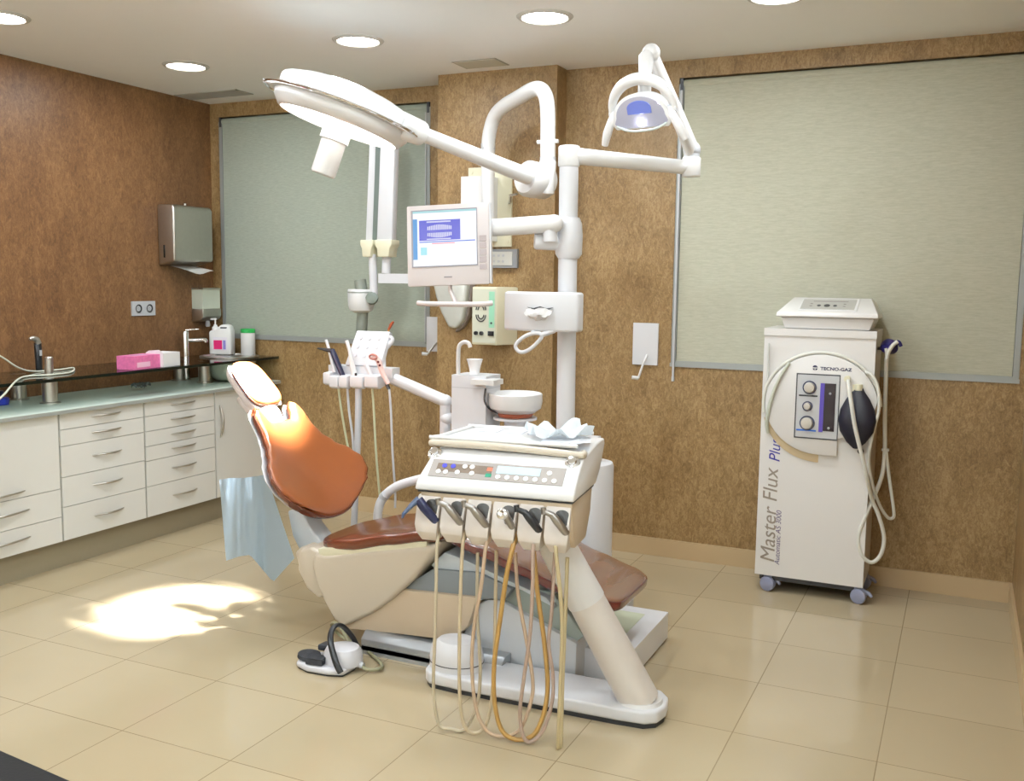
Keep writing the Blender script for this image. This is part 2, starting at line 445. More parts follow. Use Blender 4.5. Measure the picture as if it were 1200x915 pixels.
# ceiling: downlights, grille, hatch
def downlight():
    r = thing('ceiling_downlight', '', 'ceiling light', (0, 0, H))
    link('trim_ring', MB().lathe([(.098, -.001), (.104, -.010), (.118, -.008), (.126, -.0005), (.126, .0)], 40, Matrix.Translation((0, 0, H))), mat('trim_white', rgb(196, 194, 188), .5), r)
    link('diffuser', MB().lathe([(0, -.007), (.07, -.0065), (.1, -.004), (.1, -.001), (0, -.001)], 40, Matrix.Translation((0, 0, H))), glow, r)
    return r
DL = [((-3.97, 4.23), 'round ceiling downlight beside the air grille, above the paper towel dispenser'),
      ((-4.02, 3.13), 'round ceiling downlight cut by the left edge of the photo'),
      ((-2.76, 4.11), 'round ceiling downlight above the big surgical lamp head'),
      ((-1.75, 4.06), 'round ceiling downlight above the wall pillar and arched tube'),
      ((-.76, 4.12), 'round ceiling downlight at the top edge, above the right blind')]
d0 = None
for (xy, lab) in DL:
    if d0 is None:
        d0 = downlight(); d0.location = (xy[0], xy[1], H); d0['label'] = lab; d0['group'] = 'recessed ceiling downlights'
        for ch in d0.children:
            ch.data.transform(Matrix.Translation((0, 0, -H))); ch.matrix_parent_inverse = Matrix()
    else:
        dup(d0, (xy[0], xy[1], H), lab)
LIGHT_E = 10.5
def area(loc, rot, e, size, col, spread=180, name='downlight_glow', shape='DISK'):
    L = bpy.data.lights.new(name, 'AREA'); L.shape = shape; L.size = size; L.energy = e; L.color = col; L.spread = math.radians(spread)
    o = bpy.data.objects.new(name, L); C.objects.link(o); o.location = loc; o.rotation_euler = rot
    return o
for (xy, lab) in DL: area((xy[0], xy[1], H-.012), (0, 0, 0), LIGHT_E, .19, (.88, .95, 1))
for xy in ((-2.78, 3.05), (-1.7, 3.0), (-.72, 3.0), (-4.0, 2.0), (-2.8, 1.9), (-1.7, 1.9), (-.7, 1.9), (-2.8, .6), (-1.2, .6), (-3.9, .5), (.9, .6), (-2, -.7), (.2, -.8)):  # added ceiling lights out of view, no fixtures built, to light the floor
    area((xy[0], xy[1], H-.012), (0, 0, 0), LIGHT_E*(.45 if xy[1] < 2.5 else 1), .19, (.88, .95, 1))

for xy in ((-1.6, -1.4), (1.6, .8), (-4.0, -1.2)):  # added fill lights behind the camera, aimed up to brighten the ceiling
    area((xy[0], xy[1], 1.9), (PI, 0, 0), 165, .35, (.82, .93, 1), name='ceiling_fill_light')

g = thing('air_grille', 'long narrow slotted air grille in the ceiling near the left corner', 'air vent', (-4.43, 4.98, H))
gm = mat('grille_white', rgb(176, 174, 166), .6)
fr = MB(); gx0, gx1, gy0, gy1 = -4.67, -4.16, 4.86, 5.02
fr.box((gx0, gy0, H-.006), (gx1, gy0+.012, H-.0005)).box((gx0, gy1-.012, H-.006), (gx1, gy1, H-.0005)).box((gx0, gy0, H-.006), (gx0+.012, gy1, H-.0005)).box((gx1-.012, gy0, H-.006), (gx1, gy1, H-.0005))
link('frame', fr, gm, g)
sl = MB()
for k in range(8):
    y = gy0+.014+k*.0168
    sl.box((gx0+.012, y, H-.005), (gx1-.012, y+.009, H-.001))
link('slats', sl, gm, g)
link('duct', MB().box((gx0+.01, gy0+.01, H-.001), (gx1-.01, gy1-.01, H-.0004)), black, g)
hx = thing('ceiling_hatch', 'small flat access hatch in the ceiling in front of the pillar', 'hatch', (-2.43, 4.78, H))
link('panel', MB().box((-2.55, 4.70, H-.004), (-2.31, 4.86, H-.0005), .001), mat('hatch_paint', rgb(196, 194, 180), .7), hx)
link('frame', MB().box((-2.56, 4.69, H-.002), (-2.30, 4.87, H-.0004)), mat('hatch_gap', rgb(150, 148, 138), .8), hx)

# ================================================================ left wall things
def towel():
    r = thing('paper_towel_dispenser', 'square steel paper towel dispenser on the left wall with a towel sticking out', 'paper towel dispenser', (XL+.06, 4.89, 1.57))
    pts = [(0, 1.57), (.135, 1.60), (.14, 1.62), (.14, 1.93), (.125, 1.955), (0, 1.955)]
    link('housing', MB().prism(pts, lambda p, q: (XL+p, 4.71, q), lambda p, q: (XL+p, 5.06, q), .012, 3), steel, r)
    link('lock', MB().cyl((XL+.07, 4.885, 1.955), (XL+.07, 4.885, 1.972), .008), steel, r)
    rows = [[V((XL+.03+.05*i+.012*math.sin(i), 4.78+.2*j/6+.012*i, 1.572-.014*i-.012*math.sin(j*.8)*i/3)) for j in range(7)] for i in range(4)]
    link('paper_towel', MB().sheet(rows), mat('paper', rgb(240, 240, 236), .8), r)
    link('sight_slot', MB().box((XL+.05, 4.706, 1.62), (XL+.06, 4.711, 1.70)), black, r)
towel()
r = thing('soap_dispenser', 'translucent soap dispenser with a steel base on the left wall below the towel dispenser', 'soap dispenser', (XL+.05, 5.08, 1.2))
link('tank', MB().box((XL, 5.0, 1.285), (XL+.095, 5.165, 1.42), .012, 3), mat('frosted_soap_tank', rgb(205, 212, 196), .25, vary=.04), r)
link('cover', MB().prism([(0, 1.2), (.08, 1.215), (.1, 1.24), (.1, 1.29), (0, 1.29)], lambda p, q: (XL+p, 4.995, q), lambda p, q: (XL+p, 5.17, q), .006), steel, r)
link('push_lever', MB().lathe([(0, 0), (.012, 0), (.017, .01), (.012, .04), (0, .04)], 16, Matrix.Translation((XL+.06, 5.08, 1.168))), lgrey, r)
link('lid', MB().box((XL, 4.998, 1.418), (XL+.098, 5.168, 1.428), .004), steel, r)
r = thing('wall_socket', 'grey double power socket on the left wall above the pink glove box', 'power socket', (XL+.01, 4.57, 1.24))
link('cover_plate', MB().box((XL, 4.475, 1.255), (XL+.01, 4.665, 1.345), .003), lgrey, r)
for yy in (4.525, 4.615):
    s_ = link('socket_well', MB().lathe([(0, .0), (.022, 0), (.026, .006), (.022, .0065), (.018, .002), (0, .002)], 24, Matrix.Translation((XL+.008, yy, 1.3)) @ Matrix.Rotation(PI/2, 4, 'Y')), black, r)

# ================================================================ cabinets
XF = -4.12
metal_seam = mat('grey_carcass', rgb(170, 170, 165), .45)
zs_small = [.805, .72, .635, .55, .467, .32, .145]
def bow_handle_h(yc, z, L=.16):
    y0, y1 = yc-L/2, yc+L/2
    pts = [(XF-.001, y0, z), (XF+.010, y0+L*.12, z), (XF+.024, y0+L*.33, z), (XF+.028, yc, z), (XF+.024, y1-L*.33, z), (XF+.010, y1-L*.12, z), (XF-.001, y1, z)]
    return MB().tube(pts, [.0025, .004, .0058, .0064, .0058, .004, .0025], 10, 5)
def cabinet(y0, y1, fronts, name, label, door=False):
    r = thing(name, label, 'cabinet', ((XL+XF)/2, (y0+y1)/2, 0), 'white cabinets along the left wall')
    c = MB()
    c.box((XL+.005, y0+.001, .143), (XF-.012, y1-.001, .802))
    link('body', c, metal_seam, r)
    link('plinth', MB().box((XL+.02, y0, 0), (XF-.045, y1, .1425)), mat('plinth_laminate', rgb(140, 130, 108), .4), r)
    g_ = .0035
    for k, (zt, zb) in enumerate(fronts):
        if door:
            f = link('door', MB().box((XF-.019, y0+.008, zb+g_/2), (XF, y1-g_, zt-g_/2), .0015), cabwhite, r)
            z0 = .62
            link('handle', MB().tube([(XF+.001, y0+.045, z0-.10), (XF+.012, y0+.045, z0-.08), (XF+.028, y0+.047, z0), (XF+.012, y0+.045, z0+.08), (XF+.001, y0+.045, z0+.10)], [.004, .0055, .0075, .0055, .004], 10, 8), steel, f)
        else:
            f = link('drawer', MB().box((XF-.019, y0+.008, zb+g_/2), (XF, y1-.004, zt-g_/2), .0015), cabwhite, r)
            hz = (zt+zb)/2+.006 if zt-zb < .3 else zb+.03
            yc = (y0+y1)/2+.02
            if zt-zb > .3: yc = (y0+y1)/2
            link('handle', bow_handle_h(yc, hz, .20 if y0 > 3.4 else .32), steel, f)
Y0, Y1, Y2, Y3, Y4 = 2.70, 3.435, 3.998, 4.562, 5.14
cabinet(Y0, Y1, [(.805, .42), (.42, .275), (.275, .145)], 'drawer_cabinet', 'white cabinet at the left edge with one tall front above two drawers')
cabinet(Y1, Y2, [(.805, .72), (.72, .635), (.635, .475), (.475, .32), (.32, .145)], 'drawer_cabinet', 'white cabinet of five drawers, second from the left edge')
cabinet(Y2, Y3, list(zip(zs_small, zs_small[1:])), 'drawer_cabinet', 'white cabinet of six drawers, between the five-drawer unit and the door unit')
cabinet(Y3, Y4, [(.805, .145)], 'door_cabinet', 'white cabinet with a single door and upright handle behind the chair headrest', True)
wt = MB().prismZ([(XL, 2.70), (XF+.03, 2.70), (XF+.03, 5.16), (XL, 5.19)], .805, .827, .004)
wt_o = link('worktop', wt, mat('pale_green_worktop', rgb(196, 208, 198), .3, vary=.02))
link('edge_strip', MB().box((XF+.0301, 2.70, .8055), (XF+.032, 5.16, .824)), mat('edge_grey', rgb(150, 154, 150), .4), wt_o)
tag(wt_o, 'pale green worktop running along the tops of the left wall cabinets', 'worktop')
# glass shelf
gl = glass_mat('clear_green_glass', (.72, .80, .76, 1), .10)
shelf_root = thing('glass_shelf', 'long dark glass shelf on steel posts above the left worktop', 'shelf', (-4.4, 4.0, .965))
GX0, GX1, GZ = XL+.06, -4.13, .983
sink_c = (-4.36, 4.98)
n_ = 24
b = MB()
# pane with round cut-out for the bowl: a grid-free ring + side panels
R_ = .175
circ = [(sink_c[0]+R_*math.cos(2*PI*i/48), sink_c[1]+R_*math.sin(2*PI*i/48)) for i in range(48)]
def pane(z0, z1):
    bm = b.bm
    ya, yb = sink_c[1]-.2, 5.19
    def sq(a):
        dx, dy = math.cos(a), math.sin(a)
        tx = ((GX1-sink_c[0])/dx) if dx > 0 else ((GX0-sink_c[0])/dx) if dx < 0 else 1e9
        ty = ((yb-sink_c[1])/dy) if dy > 0 else ((ya-sink_c[1])/dy) if dy < 0 else 1e9
        t = min(tx, ty); return (sink_c[0]+dx*t, sink_c[1]+dy*t)
    N = 96
    ang = [2*PI*i/N for i in range(N)]
    for cx, cy in ((GX0, ya), (GX0, yb), (GX1, ya), (GX1, yb)): ang.append(math.atan2(cy-sink_c[1], cx-sink_c[0]) % (2*PI))
    ang.sort()
    inner = [[bm.verts.new((sink_c[0]+R_*math.cos(a), sink_c[1]+R_*math.sin(a), z)) for a in ang] for z in (z0, z1)]
    outer = [[bm.verts.new((*sq(a), z)) for a in ang] for z in (z0, z1)]
    L = len(ang)
    for i in range(L):
        j = (i+1) % L
        bm.faces.new((inner[1][i], outer[1][i], outer[1][j], inner[1][j]))
        bm.faces.new((inner[0][j], outer[0][j], outer[0][i], inner[0][i]))
        bm.faces.new((outer[0][i], outer[0][j], outer[1][j], outer[1][i]))
        bm.faces.new((inner[0][j], inner[0][i], inner[1][i], inner[1][j]))
pane(GZ-.016, GZ)
b.box((GX0, 2.72, GZ-.016), (GX1, sink_c[1]-.2, GZ))
bmesh.ops.remove_doubles(b.bm, verts=b.bm.verts, dist=.0005)
link('glass_pane', b, gl, shelf_root)
link('glass_edge', MB().box((GX1, 2.72, GZ-.016), (GX1+.003, 5.19, GZ)).box((GX0, 5.19, GZ-.016), (GX1+.003, 5.193, GZ)), mat('dark_green_glass_edge', rgb(14, 26, 22), .1), shelf_root)
for (x, y, tall) in ((*PZ(59, 472, .828).xy, 1), (*PZ(240, 448, .828).xy, 0), (*PZ(190, 444, .828).xy, 0), (*PZ(13, 467, .828).xy, 0)):
    x = max(x, XL+.06)
    pst = MB().lathe([(.052, 0), (.052, .006), (.039, .009), (.039, GZ-.016-.828), (.040, GZ-.016-.827)], 28, Matrix.Translation((x, y, .8275)))
    if tall: pst.lathe([(.022, 0), (.022, .085), (.018, .09), (0, .09)], 24, Matrix.Translation((x+.0, y, GZ)))
    link('post', pst, steel, shelf_root)
# basin
r = thing('wash_basin', 'round frosted bowl basin with a steel rim set in the glass shelf', 'sink', (sink_c[0], sink_c[1], .83))
Mb = Matrix.Translation((sink_c[0], sink_c[1], 0))
link('bowl', MB().lathe([(.05, .829), (.1, .835), (.15, .88), (.172, .965), (.172, .984), (.166, .984), (.164, .965), (.14, .89), (.09, .848), (0, .845)], 48, Mb), mat('frosted_bowl', rgb(200, 208, 190), .25), r)
link('rim', MB().lathe([(.163, .985), (.19, .985), (.19, .990), (.165, .994), (.150, .972), (.145, .90), (.09, .86), (0, .855), (0, .852), (.09, .856), (.150, .90), (.158, .972)], 48, Mb), steel, r)
r = thing('basin_tap', 'chrome single lever mixer tap beside the basin', 'tap', (-4.60, 4.85, .828))
tx = -4.60; ty = PX(218, 425, tx).y
tz = PX(219, 388, tx).z
link('body', MB().lathe([(.03, .829), (.03, .835), (.021, .84), (.021, tz-.01), (.018, tz), (0, tz)], 24, Matrix.Translation((tx, ty, 0))), chrome, r)
link('spout', MB().tube([(tx, ty, tz-.06), (tx+.04, ty+.05, tz-.058), (tx+.07, ty+.10, tz-.058), (tx+.073, ty+.105, tz-.075)], [.013, .013, .013, .013], 14), chrome, r)
link('lever', MB().tube([(tx, ty, tz+.005), (tx+.02, ty+.025, tz+.010), (tx+.05, ty+.07, tz+.012)], [.010, .006, .005], 10, smooth=False), chrome, r)

# things on the shelf
def jug():
    c = V((-4.50, 5.07, GZ+.0015)); a = math.radians(20)
    M = Matrix.Translation(c) @ Matrix.Rotation(a, 4, 'Z')
    r = thing('soap_jug', 'white plastic jug with pump and pink label beside the basin', 'jug', c)
    wj = mat('white_jug_plastic', rgb(238, 238, 236), .35)
    out = [(-.075, 0), (.075, 0), (.075, .17), (.065, .2), (.035, .21), (.008, .205), (-.005, .175), (-.03, .168), (-.075, .165)]
    b = MB().prism([(-.075, 0), (.075, 0), (.075, .165), (.062, .198), (.03, .205), (0, .2), (-.02, .172), (-.075, .16)], lambda p, q: (p, -.045, q), lambda p, q: (p, .045, q), .014, 3, M)
    body = link('body', b, wj, r)
    link('grip_slot', MB().prism([(.005, .178), (.05, .178), (.052, .188), (.008, .188)], lambda p, q: (p, -.0465, q), lambda p, q: (p, .0465, q), .002, 2, M), dgrey, r)
    link('pump', MB().lathe([(.022, .162), (.022, .185), (.012, .19), (.012, .2), (.005, .202), (.005, .232), (.011, .233), (.011, .243), (0, .245)], 20, M @ Matrix.Translation((-.045, 0, 0))).box((-.075, -.006, .233), (-.04, .006, .243), .003, 2, M), wj, r)
    link('collar', MB().lathe([(.0235, .160), (.0235, .166), (0, .166)], 20, M @ Matrix.Translation((-.045, 0, 0))), mat('red_seal', rgb(200, 30, 60), .4), r)
    lab = link('label', MB().box((-.045, -.0475, .035), (.052, -.045, .12), 0, 2, M), mat('label_white', rgb(236, 232, 240), .5), r)
    link('label_pink_patch', MB().box((-.04, -.0482, .04), (.018, -.047, .10), 0, 2, M), mat('label_magenta', rgb(222, 26, 110), .5), lab)
    link('label_lilac_patch', MB().box((.024, -.0482, .04), (.042, -.047, .10), 0, 2, M), mat('label_lilac', rgb(150, 140, 215), .5), lab)
jug()
c = V((-4.36, 5.155, GZ+.0015))
c = V((-4.50, 5.16, GZ+.0015)) + V((.16, -.02, 0))
r = thing('wipes_tub', 'white cylindrical tub with a green lid beside the jug', 'tub', c)
Mt = Matrix.Translation(c)
link('tub', MB().lathe([(.0, 0), (.045, 0), (.047, .004), (.047, .15), (0, .15)], 32, Mt), mat('white_tub', rgb(240, 240, 238), .4), r)
link('lid', MB().lathe([(.049, .150), (.049, .172), (.044, .177), (0, .177)], 32, Mt), mat('green_lid', rgb(40, 170, 80), .4), r)
def carton(name, label, u, v, w, d, h, m, rot, top=None):
    p = PZ(u, v, GZ)
    c = V((min(p.x, GX1-.08), p.y, GZ+.0015))
    r = thing(name, label, 'box', c, 'cartons on the glass shelf')
    M = Matrix.Translation(c) @ Matrix.Rotation(rot, 4, 'Z')
    bd = link('carton', MB().box((-w/2, -d/2, 0), (w/2, d/2, h), .001, 1, M), m, r)
    return r, M, bd
pink = mat('pink_print', rgb(222, 116, 168), .5, vary=.25, scale=60)
r, M, bd = carton('glove_box', 'pink printed glove carton on the glass shelf, left of the white carton', 168, 432, .12, .22, .075, pink, .12)
link('printed_panel', MB().box((.0601, -.09, .012), (.0608, .02, .04), 0, 1, M), mat('pale_pink_print', rgb(238, 190, 214), .5), bd)
link('tear_opening', MB().lathe([(0, .0751), (.03, .0751), (.03, .0758), (0, .0758)], 24, M, 1, 2.2), mat('box_inside', rgb(200, 150, 180), .8), bd)
r, M, bd = carton('tissue_carton', 'plain white carton with a folded flap to the right of the pink carton', 193, 429, .12, .15, .08, mat('white_card', rgb(232, 232, 234), .6), .12)
link('flap', MB().prism([(-.06, .08), (.06, .08), (.03, .098), (-.04, .092)], lambda p, q: (p, -.074, q), lambda p, q: (p, -.071, q), 0, 1, M), mat('white_card', None), bd)
tag(link('push_pin', MB().lathe([(0, 0), (.009, 0), (.006, .008), (.009, .03), (0, .033)], 16, Matrix.Translation(V((XL+.09, PX(140, 425, XL+.09).y, GZ+.001)))), mat('red_plastic', rgb(225, 30, 40), .35)), 'tiny red plastic cap standing on the glass shelf, left of the pink carton', 'cap')
# dark hand tool standing by the tall post, with pale cable
c = PZ(46, 435, GZ)
r = thing('curing_lamp', 'dark upright hand tool with a silver head beside the tall steel post', 'curing lamp', c)
link('grip', MB().cyl(c+V((0, 0, .0015)), c+V((-.004, 0, .155)), .017, .019, bev=.004), black, r)
link('head', MB().tube([c+V((0, 0, .15)), c+V((0, -.01, .172)), c+V((0, -.035, .18)), c+V((0, -.05, .174))], [.017, .016, .012, .008], 12), steel, r)
link('side_button', MB().cbox(c+V((.017, 0, .1)), (.006, .012, .03), .002), lgrey, r)
pts = [PX(-25, 402, -4.42), PX(5, 420, -4.42), PX(22, 431, -4.42), PZ(40, 435, GZ+.006), PZ(70, 433, GZ+.006), PZ(86, 431, GZ+.006), PZ(83, 436, GZ+.006), PZ(60, 439, GZ+.006), PZ(30, 441, GZ+.006), PZ(18, 447, GZ+.006), PZ(5, 462, GZ+.006), PZ(-10, 475, GZ+.006)]
for q in pts: q.x = max(q.x, XL+.08); q.z = max(q.z, GZ+.006)
tag(link('power_cable', MB().tube(pts, .0045, 8, 6), mat('pale_cable', rgb(208, 212, 196), .5)), 'pale cable looping over the glass shelf around the dark hand tool', 'cable')
# blue pot under the glass at left edge
c = PZ(-2, 474, .828)
r = thing('blue_pot', 'bright blue plastic pot on the worktop at the left edge of the photo', 'pot', c)
link('pot', MB().lathe([(0, 0), (.05, 0), (.053, .02), (.05, .034), (0, .034)], 28, Matrix.Translation(c)), mat('blue_plastic', rgb(50, 70, 220), .35), r)
link('lid', MB().lathe([(.038, .034), (.040, .07), (0, .072)], 28, Matrix.Translation(c+V((-.02, -.0, 0)))), navy, r)
# coil of clear tubing on the worktop
pc = PX(165, 447, -4.45); pc.z = .830
pts = []
for i in range(60):
    a = i*.62; rr = .05+.018*math.sin(i*.9)
    pts.append(pc+V((.5*rr*math.cos(a), rr*math.sin(a),   .010+.026*abs(math.sin(i*1.7)))))
tag(link('coiled_tubing', MB().tube(pts, .0034, 6, 3), mat('clear_tubing', rgb(120, 126, 126), .12, metal=.5)), 'small tangle of clear tubing on the worktop under the glass shelf', 'tubing')
tag(link('black_lead', MB().tube([PZ(134, 449, .832), PZ(140, 447, .834), PZ(150, 449, .832)], .004, 8), black), 'short black plug lead on the worktop beside the clear tubing', 'cable')

# ================================================================ back wall things
def wall_outlet_arm():
    pass
# x-ray folding arm
r = thing('folding_xray_machine', 'white folding wall arm hanging in front of the left blind with a small x-ray head', 'x-ray machine', (-3.0, 4.95, 1.4))
xg = 4.86
for n_arm, (ut, ub) in enumerate((((429, 438.5), (424, 434)), ((446, 463), (441, 459)))):
    a0, a1 = P(ut[0], 153, xg), P(ut[1], 153, xg); b0, b1 = P(ub[0], 284, xg), P(ub[1], 284, xg)
    dy = .035 if n_arm == 0 else .0
    bb = MB().prism([(a0.x, a0.z), (a1.x, a1.z), (b1.x, b1.z), (b0.x, b0.z)], lambda p, q: (p, xg+dy, q), lambda p, q: (p, xg+dy+.055, q), .008, 2)
    link('folded_arm', bb, white2, r)
link('spring_cover', MB().prism([(P(438.5, 155, xg).x, P(438.5, 155, xg).z), (P(447, 155, xg).x, P(447, 155, xg).z), (P(442, 284, xg).x, P(442, 284, xg).z), (P(434, 284, xg).x, P(434, 284, xg).z)], lambda p, q: (p, xg+.02, q), lambda p, q: (p, xg+.06, q)), mat('grey_green_rail', rgb(104, 116, 110), .45), r)
top = P(445, 151, xg)
link('top_cap', MB().cbox((top.x, xg+.03, top.z), (.165, .08, .035), .01, 3), cream, r)
for (u0, u1) in ((423, 438), (440, 460)):
    k0, k1 = P(u0, 281, xg), P(u1, 281, xg); z1 = P(430, 281, xg).z; z0 = P(430, 301, xg).z
    mid = (k0.x+k1.x)/2; w_ = (k1.x-k0.x)/2
    link('knuckle', MB().prism([(mid-w_, z1), (mid+w_, z1), (mid+w_, z1-.03), (mid+w_*.75, z1-.05), (mid+w_*.65, z0), (mid-w_*.65, z0), (mid-w_*.75, z1-.05), (mid-w_, z1-.03)], lambda p, q: (p, xg-.012, q), lambda p, q: (p, xg+.08, q), .006, 2), cream, r)
s1 = P(433, 300, xg); s2 = P(435, 345, xg)
link('drop_stem', MB().cyl((s1.x, xg+.03, s1.z+.01), (s2.x, xg+.03, s2.z), .024), white2, r)
s1 = P(449, 300, xg); s2 = P(448, 320, xg)
link('swivel_stem', MB().cyl((s1.x, xg+.04, s1.z+.01), (s2.x, xg+.04, s2.z), .026), white2, r)
h1 = P(441, 326, xg)
link('wall_beam', MB().box((h1.x, xg+.02, h1.z-.028), (-2.66, xg+.072, h1.z+.028), .006), white2, r)
link('wall_plate', MB().box((-2.74, 4.935, h1.z-.07), (-2.6, 4.958, h1.z+.07), .005).box((-2.70, xg+.03, h1.z-.03), (-2.64, 4.94, h1.z+.03)), white2, r)
hc = P(420, 352, xg); xh = xg+.03
hd = link('tube_head', MB().lathe([(.0, -.075), (.04, -.074), (.068, -.06), (.078, -.03), (.08, .0), (.08, .06), (.076, .066), (0, .066)], 36, Matrix.Translation((hc.x, xh, hc.z))), white, r)
link('head_seam', MB().lathe([(.0815, .044), (.0815, .052), (.07, .052), (.07, .044)], 36, Matrix.Translation((hc.x, xh, hc.z))), grey, r)
ct = P(421, 334, xh); cb = P(423, 386, xh)
link('collimator', MB().cyl((hc.x+.002, xh, hc.z+.06), (ct.x+.005, xh, ct.z+.03), .036), mat('grey_cone', rgb(132, 138, 128), .4), r)
link('pointer_cone', MB().cyl((hc.x+.01, xh, hc.z-.06), (cb.x, xh, cb.z-.06), .034, .034), mat('grey_cone', rgb(132, 138, 128), .4), r)
kc = P(435, 351, xh-.02)
kb = link('pivot_knob', MB().lathe([(0, 0), (.026, 0), (.036, .012), (.036, .04), (.02, .045), (0, .045)], 28, Matrix.Translation((kc.x-.005, kc.y+.02, kc.z)) @ Matrix.Rotation(math.radians(70), 4, 'X')@ Matrix.Rotation(math.radians(25), 4, 'Y')), mat('grey_green_knob', rgb(110, 120, 110), .4), r)

# wrapped pouch hanging beside monitor
def pouch():
    r = thing('hanging_handpiece_cradle', 'silvery wrapped cradle hanging on the pillar below the monitor', 'cradle', (-2.64, 4.9, 1.23))
    pts = [(508, 330), (549, 330), (547, 352), (543, 376), (536, 385), (527, 384), (518, 366), (512, 348)]
    q = [P(u, v, 4.88) for u, v in pts]
    link('wrapped_shell', MB().prism([(p.x, p.z) for p in q], lambda p, q: (p, 4.86, q), lambda p, q: (p, 4.915, q), .018, 3), mat('crinkled_foil', rgb(205, 208, 202), .3, metal=.25, bump=1.0, bscale=30), r)
    q = [P(u, v, 4.9) for u, v in [(528, 330), (552, 330), (549, 368), (541, 384), (532, 390), (540, 365)]]
    link('grey_back', MB().prism([(p.x, p.z) for p in q], lambda p, q: (p, 4.905, q), lambda p, q: (p, 4.958, q), .01, 3), mat('taupe_grey_plastic', rgb(150, 138, 132), .4), r)
pouch()

# x-ray control box
r = thing('xray_control_box', 'cream x-ray control box on the pillar with tooth symbols and black knobs', 'control box', (-2.41, 4.9, 1.14))
yb0 = 4.84
x0, x1 = P(553, 370, yb0).x, P(582, 370, yb0).x; z1, z0 = P(567, 336, yb0).z, P(567, 404, yb0).z
link('case', MB().prism([(x0, 4.958), (x0, yb0), (x1, yb0), (x1+.075, 4.958)], lambda p, q: (p, q, z0), lambda p, q: (p, q, z1), .006, 2), cream, r)
face = link('front_panel', MB().box((x0+.006, yb0-.003, z0+.012), (x1-.006, yb0+.001, z1-.012), .001), mat('panel_offwhite', rgb(214, 216, 198), .4), r)
fw = x1-x0; fh = z1-z0
link('green_strip', MB().box((x0+fw*.70, yb0-.0042, z0+fh*.3), (x1-fw*.08, yb0-.0032, z1-fh*.08)), mat('mint_strip', rgb(160, 220, 190), .4), face)
def uarc(zc, rad, up):
    return [V((x0+fw*.38+rad*math.cos(t), yb0-.005, zc+(1 if up else -1)*rad*1.25*math.sin(t))) for t in [PI*i/10 for i in range(11)]]
for rad in (.018, .03):
    link('tooth_arch', MB().tube(uarc(z0+fh*.52, rad, False), .0034, 6, 2), dgrey, face)
for rad in (.018, .03):
    link('tooth_arch', MB().tube(uarc(z0+fh*.60, rad, True), .0034, 6, 2), dgrey, face)
for k, (fx, fz) in enumerate(((.2, .2), (.42, .2))):
    link('knob', MB().cyl((x0+fw*fx, yb0-.016, z0+fh*fz), (x0+fw*fx, yb0-.002, z0+fh*fz), .011), black, r)
link('exposure_switch', MB().box((x0+fw*.68, yb0-.010, z0+fh*.16), (x0+fw*.9, yb0-.002, z0+fh*.24), .002), black, r)
for fz in (.38, .71):
    link('indicator', MB().cyl((x0+fw*.8, yb0-.007, z0+fh*fz), (x0+fw*.8, yb0-.003, z0+fh*fz), .006), dgrey, face)

# grey keypad on pillar
r = thing('wall_keypad', 'grey framed keypad with pale buttons on the pillar right of the monitor', 'keypad', (-2.36, 4.95, 1.57))
a = P(570, 292, 4.95); c = P(607, 314, 4.95)
link('bezel', MB().box((a.x, 4.935, c.z), (c.x, 4.958, a.z), .006), mat('bezel_grey', rgb(142, 146, 150), .4), r)
k_ = link('key_field', MB().box((a.x+.012, 4.931, c.z+.014), (c.x-.028, 4.936, a.z-.014), .002), mat('key_pale', rgb(206, 206, 200), .5), r)
for i in range(4):
    for j in range(2):
        link('key', MB().cbox((a.x+.03+i*.028, 4.930, c.z+.036+j*.032), (.012, .003, .012), .001), lgrey, k_)

def crank_plate(name, label, u0, u1, v0, v1, y, crank):
    a = P(u0, v0, y); c = P(u1, v1, y)
    r = thing(name, label, 'shutter crank', ((a.x+c.x)/2, y, c.z), 'shutter cranks on wall plates')
    link('wall_plate', MB().box((a.x, y-.012, c.z), (c.x, y-.001, a.z), .004), white2, r)
    pts = [P(uu, vv, yy) for uu, vv, yy in crank[:-1]]
    link('crank_rod', MB().tube(pts, .006, 8, smooth=False), crank[-1], r)
    link('crank_grip', MB().cyl(pts[-1], pts[-1]+V((-.03, -.018, .004)), .0105, seg=14), white, r)
    return r
crank_plate('shutter_crank', 'white wall plate with a white crank handle, left of the right window', 743, 771, 378, 428, YBR,
            [(758, 416, YBR-.012), (753, 428, YBR-.05), (748, 443, YBR-.05), white])
crank_plate('shutter_crank', 'narrow white plate with a dark crank rod beside the left window', 501, 515, 371, 412, YBL,
            [(512, 402, YBL-.012), (508, 406, YBL-.06), (501, 415, YBL-.08), steel])

# ================================================================ surgical lamp on the pillar
r = thing('surgical_lamp', 'large round white surgical lamp on a wall-mounted arched tube, handle pointing down', 'surgical lamp', (-2.44, 4.95, 1.7))
a = P(550, 205, 4.90); c = P(578, 262, 4.9)
link('wall_plate', MB().box((-2.585, 4.945, 1.69), (-2.315, 4.959, 2.13), .006).cyl((-2.565, 4.94, 2.105), (-2.565, 4.946, 2.105), .01).cyl((-2.335, 4.94, 1.72), (-2.335, 4.946, 1.72), .01).cyl((-2.335, 4.94, 1.95), (-2.335, 4.946, 1.95), .01), cream, r)
link('mount_housing', MB().box((-2.57, 4.83, 1.72), (-2.40, 4.946, 2.07), .02, 3), white, r)
ap = [P(573, 260, 4.80), P(572, 222, 4.80), P(572, 185, 4.80), P(573, 160, 4.79), P(579, 138, 4.76), P(590, 125, 4.70), P(608, 114, 4.60), P(624, 105, 4.52), P(634, 105, 4.48), P(640, 115, 4.47), P(642, 135, 4.47), P(642, 165, 4.47), P(642, 195, 4.47)]
link('arched_tube', MB().tube(ap, .037, 22, 5), white, r)
